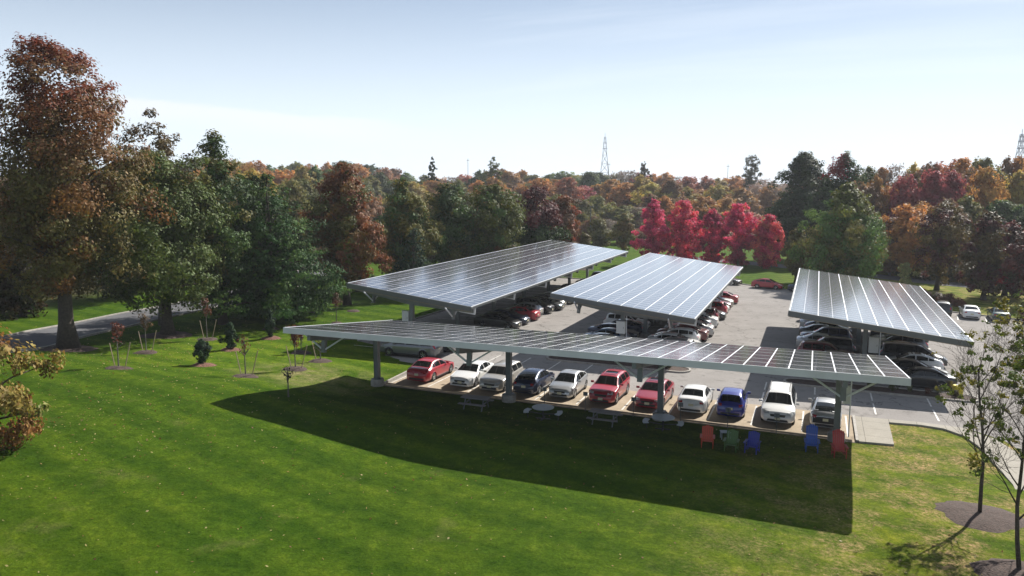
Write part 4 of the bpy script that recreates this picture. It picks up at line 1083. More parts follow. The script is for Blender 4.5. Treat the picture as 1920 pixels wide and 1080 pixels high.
# emergent trees above the far skyline
for i, (x, y, H_, r_, c, lb) in enumerate(((-138.1, 268.1, 25.0, 3.0, DKG, 'small dark tree poking above the skyline left of centre'), (-112.5, 267.4, 25.0, 5.2, (.10, .13, .03), 'pale green spreading tree rising above the far wood'),
      (-24.5, 312.7, 26.4, 5.2, (.07, .075, .03), 'round grey green tree standing above the skyline, left of the tall dark tree'), (-63, 298, 23.5, 4.2, (.09, .08, .05), 'thin greyish tree above the skyline right of the lattice tower'))):
    tree(x, y, H_, r_, 9, .3, 'egg' if i != 2 else 'round', 90, 9000, .42, vary(c, tuple(a * .7 for a in c)), lb, 'tree', 'trees rising above the far wood', 90 + i, nlimb=24, rb=(.14, .26))
FOREST = [(-398.2,265.0,17.5,9.5,0,1,-60),
(-424.6,289.1,17.9,7.4,3,1,-36),
(-379.7,263.8,20.1,7.0,2,7,-15),
(-395.2,281.6,19.0,7.2,3,7,13),
(-410.3,297.8,19.7,10.4,1,1,33),
(-342.0,253.9,19.1,7.8,1,3,53),
(-397.6,302.0,22.5,8.5,1,3,73),
(-330.9,256.9,21.7,7.9,2,1,92),
(-373.1,295.9,22.3,8.4,1,1,113),
(-377.0,307.3,22.9,8.4,3,3,135),
(-363.7,302.1,22.3,8.9,1,1,157),
(-362.8,311.9,23.9,8.2,2,1,184),
(-328.2,289.0,23.6,7.3,3,1,208),
(-317.7,284.8,24.3,7.1,0,3,228),
(-293.5,272.2,23.3,8.1,2,2,254),
(-267.8,254.5,23.2,6.6,1,3,274),
(-324.8,315.7,25.9,7.0,0,1,300),
(-320.3,318.8,25.6,10.0,3,1,323),
(-279.8,284.7,25.5,6.5,1,0,343),
(-281.3,296.5,26.1,7.1,3,7,367),
(-301.5,324.4,28.3,10.0,2,7,386),
(-256.4,283.1,25.2,6.9,2,3,405),
(-235.0,265.9,24.9,7.3,3,3,430),
(-274.3,321.0,25.7,8.7,0,2,458),
(-237.6,288.1,25.1,8.2,2,3,482),
(-238.4,298.0,23.4,8.8,1,1,503),
(-239.8,308.7,23.3,6.6,1,7,532),
(-263.1,351.9,26.2,9.5,3,7,560),
(-256.1,354.5,25.4,8.0,2,3,585),
(-204.5,295.2,24.0,6.3,1,3,615),
(-242.4,365.3,27.0,10.2,0,0,642),
(-207.8,324.8,24.3,7.3,0,5,671),
(-215.9,346.9,24.5,9.8,3,0,692),
(-198.8,335.2,22.7,7.3,2,5,718),
(-215.0,372.3,23.0,7.4,3,5,742),
(-179.9,323.6,19.9,7.7,1,1,768),
(-171.3,325.0,18.9,6.3,1,7,793),
(-191.2,375.2,18.6,7.7,2,3,819),
(-159.6,332.7,18.3,7.9,2,8,849),
(-156.9,337.5,19.1,7.6,2,4,873),
(-138.7,313.2,20.5,6.5,1,0,896),
(-151.8,352.2,20.6,8.8,1,3,914),
(-130.5,319.9,21.4,7.4,3,5,936),
(-127.0,318.2,20.1,7.4,0,3,954),
(-140.6,372.5,21.6,6.6,3,5,976),
(-130.8,361.8,19.3,7.7,3,7,1005),
(-127.6,377.7,19.4,8.1,0,1,1028),
(-121.6,381.4,21.1,9.1,2,0,1056),
(-115.3,383.9,19.3,8.3,3,5,1076),
(-91.8,323.7,19.8,5.7,0,0,1101),
(-98.5,362.0,20.1,7.6,0,0,1123),
(-96.8,385.9,19.8,6.9,2,7,1144),
(-92.4,383.9,21.1,8.4,0,8,1163),
(-83.2,362.6,21.1,7.8,3,8,1183),
(-79.1,369.8,20.0,7.6,2,6,1202),
(-71.1,358.3,19.3,6.8,1,3,1222),
(-65.1,354.3,19.8,8.7,1,3,1241),
(-70.3,406.1,18.8,8.8,0,8,1263),
(-53.5,343.3,18.3,6.2,3,4,1289),
(-46.5,347.9,18.5,6.7,1,4,1319),
(-43.1,361.6,17.7,7.7,1,8,1345),
(-37.1,380.4,18.9,8.9,2,3,1371),
(-29.7,357.5,17.5,7.9,3,3,1394),
(-23.7,349.1,17.8,6.0,0,8,1416),
(-22.5,365.7,17.0,8.4,2,8,1435),
(-16.2,380.5,15.6,6.9,3,8,1458),
(-14.8,418.9,15.5,9.3,3,4,1478),
(-5.8,364.1,15.7,7.5,0,3,1503),
(0.3,391.7,18.4,6.2,0,3,1532),
(-219.5,233.2,20.1,5.6,1,3,380),
(-179.5,199.9,19.8,5.5,3,3,413),
(-185.5,212.5,20.9,6.0,3,2,438),
(-176.1,208.8,21.4,5.6,2,3,469),
(-180.1,222.2,20.1,4.6,2,3,496),
(-167.8,215.4,18.8,5.3,1,3,525),
(-170.6,222.9,19.7,5.3,2,3,546),
(-154.4,210.0,20.4,5.2,3,2,567),
(-152.5,213.2,20.5,5.3,1,1,595),
(-167.4,242.1,19.9,5.6,3,1,616),
(-156.8,235.1,21.0,6.3,3,1,647),
(-140.8,220.8,17.5,4.8,3,7,674),
(-147.8,239.4,17.6,6.4,1,7,696),
(-149.1,247.7,19.0,5.4,2,0,718),
(-146.4,252.4,16.2,4.7,2,1,739),
(-132.5,240.3,15.5,6.6,0,2,767),
(-137.8,258.1,15.8,4.9,1,1,791),
(-130.5,253.7,15.9,6.5,0,3,814),
(-132.0,268.8,15.2,5.5,0,5,836),
(-109.9,232.2,16.2,4.6,1,7,864),
(-106.6,241.1,16.0,4.6,3,3,897),
(-103.4,245.0,17.1,5.3,3,3,919),
(-110.4,275.5,14.9,6.3,0,5,950),
(-96.2,253.3,14.3,4.5,1,3,981),
(-89.2,252.6,16.8,6.2,2,3,1011),
(-90.5,274.1,16.4,6.7,0,3,1038),
(-80.5,255.7,16.9,5.2,0,4,1065),
(-81.6,277.0,14.1,6.6,2,6,1090),
(-77.0,284.7,14.6,5.7,0,3,1120),
(-69.3,272.9,16.4,5.3,0,3,1147),
(-62.1,264.8,15.4,5.3,0,3,1171),
(-57.8,268.3,18.0,6.2,1,2,1194),
(-50.1,250.4,15.6,5.9,3,2,1218),
(-44.4,252.0,16.5,4.2,0,5,1251),
(-42.2,268.2,14.1,6.4,1,8,1284),
(-42.1,300.2,13.2,6.2,3,3,1312),
(-32.5,276.1,15.2,4.9,2,8,1341),
(-30.4,301.9,14.2,7.2,1,3,1366),
(-24.8,275.3,14.2,6.3,1,3,1389),
(-21.7,301.2,15.7,6.1,3,8,1417),
(-15.9,288.3,14.7,5.5,0,6,1441),
(-10.3,282.3,14.7,5.0,1,8,1473),
(-6.3,298.1,12.4,6.3,0,8,1496),
(-3.3,295.2,15.1,5.6,3,4,1518),
(-72.8,211.5,8.2,3.7,1,2,1020),
(-65.6,199.4,12.2,4.5,2,7,1041),
(-67.9,223.4,9.2,5.4,0,5,1071),
(-58.5,199.3,11.0,4.1,0,7,1093),
(-58.7,214.7,11.9,4.5,2,7,1118),
(-53.4,215.3,8.0,3.7,2,2,1148),
(-51.0,215.6,9.2,5.0,3,7,1170),
(-47.3,217.7,9.0,4.5,2,8,1194),
(-46.2,229.4,12.3,4.5,1,5,1218),
(-38.0,207.7,12.1,4.1,1,3,1248),
(-37.7,233.0,9.5,4.0,0,2,1279),
(-29.2,213.3,12.1,4.2,3,3,1311),
(-30.4,239.6,7.6,3.9,0,5,1332),
(-25.4,237.3,11.7,4.0,3,3,1360),
(-19.8,233.8,8.5,4.0,3,4,1393),
(-16.3,242.0,6.2,4.4,1,5,1419),
(-13.4,240.1,5.7,5.3,1,8,1441),
(-8.9,225.5,9.4,4.5,0,7,1467),
(-4.4,221.0,10.6,4.0,1,7,1498),
(-66.2,195.5,5.6,3.3,3,2,1030),
(-61.8,191.1,7.0,3.6,0,8,1048),
(-60.9,196.1,6.1,3.1,0,8,1068),
(-58.3,197.0,5.5,3.3,3,2,1087),
(-52.9,191.0,7.1,3.1,1,5,1117),
(-49.3,191.0,6.6,2.9,1,8,1143),
(-48.6,198.5,5.7,3.2,0,8,1162),
(-44.1,193.8,4.4,3.3,2,5,1185),
(-117.5,128.0,15.1,3.4,3,1,400),
(-120.5,136.6,15.2,3.9,2,0,431),
(-113.0,131.9,16.4,3.7,3,1,454),
(-103.7,124.2,17.6,4.4,2,2,476),
(-102.7,127.0,16.3,3.2,2,0,503),
(-116.3,149.4,14.8,5.0,1,7,527),
(-95.2,126.0,15.5,3.1,0,7,550),
(-113.2,154.1,16.2,4.0,3,7,578),
(-169.9,110.8,11.4,5.2,0,0,-80),
(-161.4,108.0,10.5,5.0,0,7,-53),
(-180.9,124.0,14.5,4.2,2,5,-25),
(-157.8,112.4,12.5,5.5,2,5,10),
(-125.6,92.1,15.6,3.7,3,5,39),
(-181.4,136.8,14.1,6.5,2,0,68),
(-133.0,103.6,13.8,4.8,1,5,96),
(-164.3,133.0,16.0,4.5,2,0,129),
(-168.2,139.9,14.1,5.8,0,0,160),
(-113.5,98.0,12.9,3.9,0,5,192),
(-144.0,129.0,16.9,4.8,2,0,224),
(-120.0,110.7,12.6,4.1,0,7,254),
(-102.5,97.2,14.0,4.3,3,0,281),
(-101.4,100.2,13.3,3.8,0,5,314),
(-115.7,118.0,16.8,3.8,1,0,345),
(-96.9,103.9,15.2,3.6,0,7,381),
(-113.4,126.3,19.4,5.2,1,0,412),
(-109.1,123.2,9.0,3.9,0,7,430),
(-117.2,138.1,11.8,4.2,2,1,460),
(-110.5,134.6,10.8,4.2,0,7,489),
(-103.4,132.8,7.7,3.8,1,7,524),
(-103.5,137.8,11.7,3.9,1,5,554),
(-100.1,137.4,11.3,3.4,0,7,581),
(-92.2,134.0,9.8,3.8,2,1,620),
(-88.9,134.0,11.5,3.6,1,1,646),
(-91.4,145.6,12.6,4.6,2,5,683),
(-82.9,139.9,8.5,3.7,2,0,720),
(-81.8,142.3,7.4,4.2,2,0,748),
(-71.9,133.0,7.3,3.3,1,7,777),
(-73.8,142.9,8.0,4.2,2,0,814),
(-69.0,140.4,6.0,3.6,2,7,843),
(-66.2,145.2,7.4,3.8,0,1,881),
(-59.2,138.0,9.8,3.3,1,0,915),
(-64.3,159.8,8.9,3.9,0,0,944),
(-58.7,156.9,8.7,4.2,1,0,982),
(7.3,187.3,18.1,3.6,1,4,1600),
(10.2,195.6,19.7,3.0,0,7,1626),
(13.0,196.4,19.7,3.1,3,3,1648),
(15.0,189.6,20.4,2.8,3,8,1670),
(19.1,196.0,20.4,3.8,1,2,1700),
(21.7,192.5,20.4,3.9,3,5,1729),
(23.5,191.8,20.3,3.7,1,4,1751),
(27.6,201.7,21.5,3.7,2,4,1778),
(28.3,193.0,21.6,3.3,0,5,1799),
(32.2,198.8,21.2,3.2,0,2,1819),
(32.0,189.9,21.6,3.6,3,7,1840),
(37.5,199.3,21.8,3.5,1,5,1870),
(40.1,200.1,22.0,3.2,0,3,1895),
(41.4,194.9,21.8,2.8,2,5,1921),
(44.9,200.5,22.2,3.5,0,3,1943),
(50.1,209.3,21.8,3.0,3,3,1974),
(50.5,200.6,21.9,3.5,0,3,2005),
(7.0,165.5,16.3,3.9,2,5,1610),
(10.1,167.4,17.5,3.3,1,3,1632),
(12.3,169.8,15.5,3.3,3,3,1662),
(15.2,165.7,17.7,3.1,2,6,1696),
(19.4,177.5,17.3,3.7,3,5,1724),
(20.1,167.7,18.5,3.7,3,6,1746),
(23.2,169.5,18.5,3.2,0,6,1781),
(27.9,181.6,19.4,3.7,2,5,1812),
(29.3,171.0,19.3,3.2,3,5,1842),
(33.9,183.3,18.4,3.4,0,7,1872),
(35.8,176.6,18.6,3.6,0,2,1899),
(38.3,179.8,19.3,3.8,3,2,1926),
(40.0,176.9,16.8,3.3,2,7,1951),
(43.9,181.9,18.4,3.2,0,7,1980),
(9.2,152.5,10.0,3.5,0,5,1640),
(12.0,149.8,10.1,3.0,0,5,1674),
(14.0,147.7,12.6,3.7,2,5,1699),
(16.4,153.1,12.9,3.0,2,5,1725),
(18.2,149.7,8.3,3.5,2,5,1751),
(20.7,151.8,13.6,2.9,3,5,1777),
(24.1,156.3,14.0,3.7,1,7,1811),
(26.4,153.2,11.1,2.7,1,5,1844),
(30.9,163.9,13.2,3.6,0,0,1878),
(33.2,161.2,12.3,3.2,1,0,1911),
(34.1,156.8,11.5,3.0,0,0,1938),
(36.8,158.7,11.1,3.4,2,0,1965),
(40.4,165.9,11.3,3.6,3,6,1990)]
# ------------------------------------------------------------------ the wood
ONE = lambda z, x, y, i: np.array((1, 1, 1)) * (.72 + .5 * ((i * 37) % 11) / 11) * np.array((1, 1 + .22 * (((i * 53) % 7) / 7 - .5), 1))
FP = []
for k, (shape, nb, nl, rb) in enumerate((('round', 46, 6500, (.18, .30)), ('egg', 50, 6500, (.16, .27)), ('round', 48, 6000, (.15, .26)), ('egg', 44, 5500, (.14, .24)), ('round', 40, 3000, (.12, .24)))):
    root = empty('tree', (0, 0, -200)); bl = clumps(18, 7.0, 2.0 if k < 4 else 5, int(nb * 2.2), 'round' if k != 1 else 'egg', (rb[0] + .02, rb[1] + .03), 200 + k)
    limbs('trunk', 18, 6, 3, .26, bl, root, 'pale_bark', 14 if k < 4 else 30, (0, 0), .85, k)
    foliage('crown', bl, int(nl * 2.2), .60 if k < 4 else .36, ONE, M['thin_leaf'], 300 + k, .85, root, 0, .4 if k < 4 else .6)
    FP.append(root)
WC = [((.040, .066, .024), 'dark green'), ((.075, .115, .034), 'green'), ((.26, .22, .055), 'yellow'), ((.28, .155, .050), 'orange'), ((.25, .095, .055), 'rust red'), ((.17, .105, .060), 'brown'), ((.24, .065, .075), 'crimson'), ((.125, .130, .042), 'olive'), ((.15, .125, .11), 'grey brown twiggy')]
def zone(px):
    for a, b in ((60, 'behind the tall oak'), (300, 'behind the broad green tree'), (430, 'behind the pointed green tree'), (600, 'above the big pine'), (720, 'behind the rusty orange tree'), (820, 'above the dark round trees'),
                 (960, 'above the olive green tree'), (1060, 'above the maroon topped tree'), (1125, 'left of the lattice tower'), (1200, 'right of the lattice tower'), (1290, 'above the left crimson trees'), (1400, 'above the right crimson trees'),
                 (1560, 'left of the dark pointed tree'), (1680, 'right of the big green tree'), (1780, 'above the right rear canopy'), (1850, 'above the right canopy end')):
        if px < a: return b
    return 'at the right edge'
used = set(); DUP = {}
for (x, y, H_, r_, k, c, px) in FOREST:
    if c == 5 and R_(0, 1) < .5: c = 3 if R_(0, 1) < .6 else 2
    if c == 6 and px < 1500 and R_(0, 1) < .5: c = 3
    if c in (8, 0) and R_(0, 1) < .3: c = 2 if c == 8 else 1
    p = FP[4] if c == 8 else FP[k]
    if p.name not in used: used.add(p.name); o = p
    else: o = copy_tree(p)
    o.location = (x, y, hgt(x, y) - .1); o.rotation_euler = (0, 0, R_(0, 6.28)); s = H_ / 18
    r_ *= 1.42; o.scale = (r_ / 7.0, r_ / 7.0 * R_(.9, 1.1), s)
    cc = WC[c][0]; f = R_(1.15, 1.75)
    for ch in o.children:
        if ch.name.startswith('crown'): ch.color = (cc[0] * f * R_(.9, 1.1), cc[1] * f, cc[2] * f, 1)
    d = math.hypot(x, y); lay = 'on the skyline' if d > 320 else 'in mid wood' if d > 190 else 'in the near wood'
    wide = 'wide' if r_ > 10.2 else 'slender' if r_ < 6.5 else 'rounded'
    size = '' if 14 < H_ < 22 else ('low ' if H_ <= 14 else 'tall ')
    lb = '%s%s %s tree %s, %s' % (size, wide, WC[c][1], lay, zone(px))
    DUP.setdefault(lb, []).append((px, o))
    tag(o, lb, 'tree', '%s trees %s, %s' % (WC[c][1], lay, zone(px)))
for lb, L in DUP.items():
    if len(L) > 1:
        L.sort(key=lambda t: t[0]); n = len(L)
        for i, (_, o) in enumerate(L):
            o['label'] = ('leftmost' if i == 0 else 'rightmost' if i == n - 1 else ('second', 'third', 'fourth', 'fifth')[i - 1] + ' leftmost') + ' ' + lb
# undergrowth along the foot of the wood
def thicket(label_kind, pts, n, leaf, rad, colr, name='undergrowth', seed=5, kind='stuff', label=None, cat=None):
    q = np.random.default_rng(seed); bl = []
    for (x0, y0), (x1, y1) in zip(pts, pts[1:]):
        L = math.hypot(x1 - x0, y1 - y0); m = int(L / 1.6)
        for i in range(m):
            t = (i + q.uniform(0, 1)) / m; x = x0 + (x1 - x0) * t + q.normal(0, rad * .5); y = y0 + (y1 - y0) * t + q.normal(0, rad * .5)
            b = rad * q.uniform(.5, 1.1); bl.append((x, y, hgt(x, y) + b * .6, b))
    o = foliage(name, bl, n, leaf, colr, None, seed, .95)
    return tag(o, label, cat, None, kind)
thicket('', [(-10, 186), (4, 178), (12, 160), (18, 146), (30, 138), (60, 128)], 26000, .45, 2.6, vary((.05, .05, .02), (.09, .06, .025), (.03, .04, .015)), label='tangled undergrowth along the foot of the right hand wood', cat='undergrowth')
thicket('', [(-120, 190), (-60, 214), (-20, 205), (-8, 190)], 20000, .5, 3.0, vary((.12, .11, .04), (.16, .09, .04), (.06, .07, .03)), seed=6, label='scrubby undergrowth along the foot of the far wood', cat='undergrowth')
thicket('', [(-95, 20), (-100, 60), (-95, 90), (-84, 120), (-66, 150)], 22000, .5, 3.2, vary((.05, .06, .02), (.03, .04, .015), (.09, .06, .03)), seed=7, label='dark undergrowth beyond the road on the left', cat='undergrowth')
thicket('', [(-60, 84), (-58, 96), (-55, 108), (-50, 122)], 9000, .4, 1.8, vary((.03, .05, .018), (.05, .06, .02)), seed=8, label='low dark bushes behind the left rear canopy', cat='undergrowth')
thicket('', [(8, 122), (11, 118.5), (14, 115.5), (17.5, 112)], 12000, .22, 1.05, vary((.14, .055, .035), (.10, .05, .03), (.08, .06, .03)), 'hedge', 9, None, 'reddish brown rounded hedge beyond the right rear canopy', 'hedge')
thicket('', [(-33, 128), (-28, 129.5), (-23, 130.5)], 6000, .22, .9, vary((.11, .025, .025), (.07, .02, .02)), 'hedge', 10, None, 'dark red low hedge beyond the middle canopy', 'hedge')
root = empty('shrub', (12.0, 123, hgt(12, 123)), 0, 'pale yellow green shrub peeping over the right rear canopy', 'shrub')
foliage('foliage', clumps(4.6, 1.7, .5, 18, 'round', (.25, .4), 3), 2600, .26, vary((.30, .30, .14), (.22, .24, .08)), None, 5, .9, root)
limbs('stem', 4.4, 1.2, .5, .06, clumps(4.4, 1.4, .5, 8, 'round', (.2, .3), 3), root, 'bark', 8)

for i, (x, y, H_, r_, c, lb) in enumerate(((-72, 33, 9, 5, (.06, .06, .025), 'low bushy olive tree beyond the road at the left edge'), (-76, 44, 11, 5.5, (.05, .065, .022), 'bushy green tree beyond the road, behind the tall oak trunk'), (-77, 56, 10, 5.5, (.08, .055, .03), 'brownish bushy tree beyond the road, left of the broad tree trunk'), (-79, 70, 11, 6, (.04, .06, .022), 'dark green bushy tree beyond the road, behind the broad tree'))):
    tree(x, y, H_, r_, .2, .25, 'round', 70, 14000, .34, vary(c, tuple(a * .65 for a in c), (.05, .05, .02)), lb, 'tree', GO, 160 + i)
# ------------------------------------------------------------------ young plantings on the lawn
def sapling(x, y, H_, label, cc, seed, stakes=2, nl=260, ring=True, r_=.75):
    root = empty('young_tree', (x, y, hgt(x, y)), R_(0, 6), label, 'young tree', 'staked saplings on the lawn')
    bl = clumps(H_, r_, H_ * .52, 10, 'round', (.25, .45), seed)
    limbs('trunk', H_, r_, H_ * .45, .032, bl, root, 'pale_bark', 9, (0, 0), .9, seed)
    foliage('crown', bl, nl, .15, vary(cc, tuple(a * .6 for a in cc)), None, seed, .9, root)
    root.rotation_euler = (0, 0, 0)
    for s in ((-1, 1), (1, 1), (0, -1))[:stakes]:
        sb = MB(); sb.beam((s[0] * .42, s[1] * .10, -.1), (s[0] * .95, s[1] * .22, 1.75 + .1 * s[0]), .05, .05); sb.build('stake', M['stake'], root)
    if ring: mulch_ring(x, y, .95 if stakes else .6)
BR = (.16, .055, .035)
sapling(-44.1, 38.6, 3.3, 'staked sapling with sparse reddish leaves, leftmost on the lawn', BR, 1)
sapling(-50.0, 46.5, 3.3, 'staked sapling between the trunks of the two big trees', (.12, .075, .035), 2)
sapling(-51.0, 54.3, 3.9, 'staked sapling with brown leaves below the pine, right of the broad tree', (.15, .065, .04), 3, nl=420, r_=.9)
sapling(-36.5, 42.3, 2.9, 'nearly bare staked sapling below the small evergreens', BR, 4, nl=110)
sapling(-35.8, 46.9, 3.4, 'staked sapling with russet leaves just left of the front canopy corner', (.17, .06, .04), 5, nl=460, r_=.9)
sapling(-39.8, 53.0, 2.2, 'small sapling with dark leaves behind the russet one', (.09, .04, .03), 6, 1, nl=200)
sapling(-30.3, 38.9, 2.1, 'thin unstaked sapling in the shadow of the front canopy', (.06, .06, .03), 7, 0, nl=50, ring=False, r_=.5)
sapling(-45.8, 67.0, 3.2, 'small brown leaved sapling beyond the left end of the front canopy', (.13, .06, .035), 8, 0, nl=420, r_=.9)
sapling(-36.2, 50.6, 2.0, 'short bare sapling in mulch under the front canopy corner', (.10, .05, .03), 9, 1, nl=60)
for (x, y, r0) in ((-53.0, 72.0, 1.2), (-49.6, 61.4, .9), (-48.6, 74.5, .8), (-56.2, 44.5, 2.2), (-55.7, 54.4, 2.4)): mulch_ring(x, y, r0)
mulch_ring(-38.9, 133.8, 1.7)
def shrub(x, y, H_, r_, label, shape, seed, mulch='mulch_red'):
    root = empty('evergreen_shrub', (x, y, hgt(x, y)), 0, label, 'evergreen shrub', 'small evergreens on the lawn')
    bl = clumps(H_, r_, .15, 34, shape, (.22, .40), seed)
    limbs('stem', H_, r_, .2, .05, bl[:8], root, 'bark', 6, (0, 0), .8, seed)
    foliage('foliage', bl, 5200, .13, vary((.022, .050, .022), (.035, .070, .028), (.016, .036, .018)), M['needle'], seed, .95, root)
    mulch_ring(x, y, .95, mulch)
shrub(-42.4, 44.6, 1.95, .85, 'rounded young evergreen in reddish mulch, lowest of the three', 'round', 1)
shrub(-45.5, 51.1, 2.35, .80, 'upright young evergreen in reddish mulch, middle of the three', 'egg', 2)
shrub(-46.5, 57.5, 2.6, .85, 'pointed young evergreen, farthest of the three', 'tear', 3)
# island plants
for i, (x, y, c) in enumerate(((6.6, 60.5, (.16, .17, .09)), (7.7, 60.1, (.12, .05, .04)), (8.5, 60.8, (.18, .2, .12)), (9.5, 60.3, (.10, .09, .05)), (5.5, 60.3, (.10, .12, .05)), (4.0, 60.5, (.08, .1, .04)), (-10.5, 60.5, (.1, .1, .05)), (-13, 60.7, (.1, .12, .05)))):
    root = empty('border_plant', (x, y, g(x, y) + .1), 0, '%s low plant in the mulched island, %s' % (('pale green', 'reddish', 'silvery', 'dull olive', 'green', 'dark green', 'sparse', 'bushy green')[i],
        ('near its middle', 'right of the pale green one', 'in front of the black sedan tail', 'at its rounded end', 'left of the pale green one', 'in the canopy shade', 'at the right end of the middle canopy island', 'in the middle canopy island')[i]), 'plant')
    foliage('foliage', clumps(.5, .42, .05, 8, 'round', (.3, .5), i), 260, .11, vary(c, tuple(a * .6 for a in c)), None, i, .9, root)

# ------------------------------------------------------------------ nearly bare trees at the lower right
def twig_tree(x, y, H_, lean, label, seed, nleaf, r0=.11, spread=.55, ring=None, leafz=.5):
    q = random.Random(seed); root = empty('tree', (x, y, hgt(x, y)), 0, label, 'tree', 'sparse young trees at the lower right')
    trunk = MB(); tips = []
    def grow(p, d, L, r, depth):
        n = 5; pts = [p]; rad = [r]; dd = d.copy()
        for i in range(n):
            dd = (dd + Vector((q.uniform(-1, 1), q.uniform(-1, 1), q.uniform(-.3, .9))) * (.09 if depth == 0 else .15)).normalized()
            pts.append(pts[-1] + dd * L / n); rad.append(max(.004, r * (1 - (.62 if depth == 0 else .75) * (i + 1) / n)))
        trunk.tube(pts, rad, 8 if depth < 2 else 5 if depth == 2 else 3, cap=depth < 2)
        if depth >= 2: tips.append((pts[-1], depth)); tips.append((pts[3], depth))
        if depth == 4: return
        nb = (11, 6, 4, 3)[depth]
        for k in range(nb):
            t = (.30 if depth == 0 else .18) + (.70 if depth == 0 else .8) * (k + q.uniform(.1, .9)) / nb; i = min(n - 1, int(t * n)); b = pts[i].lerp(pts[i + 1], t * n - i)
            a = q.uniform(0, 2 * math.pi); side = Vector((math.cos(a), math.sin(a), 0)); side = (side - dd * side.dot(dd)).normalized()
            nd = (dd * q.uniform(.55, .9) + side * q.uniform(.5, .9) * (spread / .55) + Vector((0, 0, .12))).normalized()
            grow(b, nd, L * (.46 if depth == 0 else .60) * (1.15 - .55 * (t - .3)) * q.uniform(.75, 1.1), max(.005, rad[i] * .48), depth + 1)
    grow(Vector((0, 0, -.1)), Vector((lean[0], lean[1], 1)).normalized(), H_, r0, 0)
    trunk.build('trunk', M['bark'], root, smooth=True)
    tp = [p for p, d in tips if p.z > H_ * leafz]
    q.shuffle(tp); tp = tp[:max(1, nleaf // 40)]
    bl = [(p.x, p.y, p.z, q.uniform(.12, .30)) for p in tp]
    foliage('crown', bl, nleaf, .12, vary((.13, .17, .028), (.20, .19, .030), (.09, .13, .025)), None, seed, .7, root, .3, .5)
    if ring: mulch_ring(x, y, ring[0], 'mulch', ring[1])
    return root
twig_tree(7.05, 36.9, 6.4, (.05, .12), 'young tree with a few yellow green leaf clusters, standing in the oval mulch bed', 3, 2500, .085, ring=(1.75, 1.9), leafz=.55)
twig_tree(7.4, 31.4, 6.2, (-.03, .16), 'leaning sparse young tree at the lower right corner, nearest the camera', 8, 4200, .085, ring=(1.7, 1.2), leafz=.60)
twig_tree(9.4, 35.4, 6.9, (.04, .05), 'sparse young tree at the right edge beside the sidewalk', 12, 6500, .09, leafz=.55)

# ------------------------------------------------------------------ lamp post, poles and lattice towers
r = empty('lamp_post', (-52.0, 185, hgt(-52, 185)), 0, 'slim dark lamp post on the grass behind the left rear canopy', 'lamp post')
p = MB(); p.tube([(0, 0, 0), (0, 0, 9.6)], [.15, .09], 8); p.build('post', M['dark_steel'], r)
p = MB(); p.box((.35, 0, 9.65), (.8, .3, .14)); p.build('lamp_head', M['dark_steel'], r)
M['lattice'] = mat('weathered_steel', (.42, .44, .48), .6, .2)
def lattice(x, y, H_, w, label):
    r = empty('lattice_tower', (x, y, hgt(x, y)), .3, label, 'lattice tower', 'lattice towers')
    b = MB(); n = 8; T = .13
    def wid(t): return w * (1 - t) ** 1.25 * .5 + .55
    L = [t / n for t in range(n + 1)]
    for sx, sy in ((-1, -1), (1, -1), (1, 1), (-1, 1)):
        for a, c in zip(L, L[1:]): b.beam((sx * wid(a), sy * wid(a), a * H_), (sx * wid(c), sy * wid(c), c * H_), T, T)
    for i, (a, c) in enumerate(zip(L, L[1:])):
        for s in range(4):
            p0, p1 = [((-1, -1), (1, -1)), ((1, -1), (1, 1)), ((1, 1), (-1, 1)), ((-1, 1), (-1, -1))][s]
            b.beam((p0[0] * wid(a), p0[1] * wid(a), a * H_), (p1[0] * wid(c), p1[1] * wid(c), c * H_), .13, .13)
            b.beam((p1[0] * wid(a), p1[1] * wid(a), a * H_), (p0[0] * wid(c), p0[1] * wid(c), c * H_), .13, .13)
            b.beam((p0[0] * wid(c), p0[1] * wid(c), c * H_), (p1[0] * wid(c), p1[1] * wid(c), c * H_), .16, .16)
    b.build('frame', M['lattice'], r)
    c = MB()
    for z, hw in ((.84, 1.6), (.92, 1.4)): c.box((0, 0, H_ * z), (2 * hw, .3, .3))
    c.tube([(0, 0, H_ * .98), (0, 0, H_ * 1.06)], .12, 5); c.build('cross_arm', M['lattice'], r)
    return r
lattice(-124.6, 473.5, 43.0, 8.6, 'tall tapering lattice tower above the far wood near the centre')
lattice(77.0, 383.6, 36.5, 7.5, 'faint lattice tower cut off by the right edge of the photo')
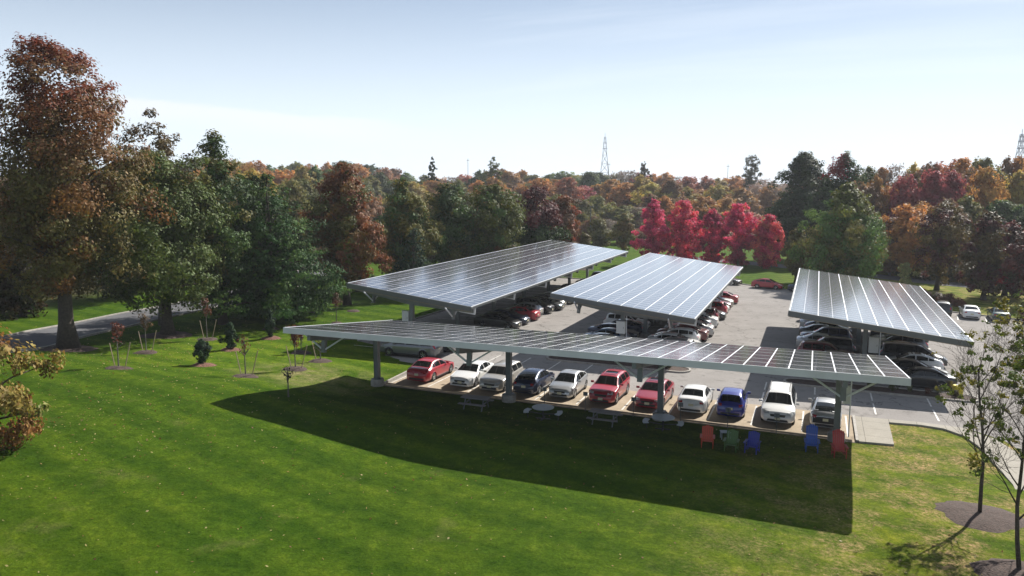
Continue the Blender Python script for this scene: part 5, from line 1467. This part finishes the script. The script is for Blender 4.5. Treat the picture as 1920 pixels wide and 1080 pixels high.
for px_x, px_y, hh, wh in ((-202, 440, 30.0, 'between the two pale emergent trees'), (-189, 446, 30, 'above the maroon topped tree'), (-121, 470, 27.5, 'just right of the lattice tower'), (-52, 486, 26.5, 'left of the round grey green emergent tree'), (-13, 490, 26.5, 'left of the tall dark pointed tree')):
    r = empty('utility_pole', (px_x, px_y, hgt(px_x, px_y)), 0, 'thin utility pole on the skyline ' + wh, 'utility pole', 'utility poles on the skyline')
    p = MB(); p.tube([(0, 0, 0), (0, 0, hh)], [.2, .11], 6); p.build('pole', M['bark'], r)
    p = MB(); p.box((0, 0, hh - 1.2), (1.8, .18, .18)); p.build('cross_arm', M['bark'], r)

# ------------------------------------------------------------------ fallen leaves and grass tufts
q = np.random.default_rng(4)
n = 2200
X = np.concatenate([q.uniform(-50, 10, n), q.normal(-50, 7, 1600), q.normal(-36, 5, 700)]); Y = np.concatenate([q.uniform(16, 58, n), q.normal(50, 8, 1600), q.normal(28, 5, 700)])
keep = np.array([not (y > 46.3 and x > -29) and y > 14 and not (x > 2.5 and y > 46) and x < 8 for x, y in zip(X, Y)]); X, Y = X[keep], Y[keep]
C = np.array([(x, y, hgt(x, y) + .035) for x, y in zip(X, Y)]); N = q.normal(0, .45, C.shape) + np.array([0, 0, 1])
cs = np.array([(.24, .15, .06), (.34, .28, .14), (.14, .07, .035), (.22, .19, .06)])[q.integers(0, 4, len(C))]
rng = np.random.default_rng(9)
o = quads_mesh('fallen_leaves', C, N, q.uniform(.06, .15, len(C)), cs, M['leaf']); tag(o, 'small fallen leaves scattered over the lawn', 'fallen leaves', None, 'stuff')

# ------------------------------------------------------------------ air
hz = MB(); hz.box((0, 0, 26), (8600, 8600, 64))
hm = bpy.data.materials.new('haze'); hm.use_nodes = True; hn = hm.node_tree.nodes; hl = hm.node_tree.links
hn.remove(hn['Principled BSDF'])
pv = hn.new('ShaderNodeVolumePrincipled'); pv.inputs['Color'].default_value = (.86, .90, .97, 1); pv.inputs['Density'].default_value = .0002; pv.inputs['Anisotropy'].default_value = .2
hl.new(pv.outputs[0], hn['Material Output'].inputs['Volume'])
o = hz.build('haze', hm); tag(o, 'thin pale haze in the air over the whole scene', None, None, 'stuff')
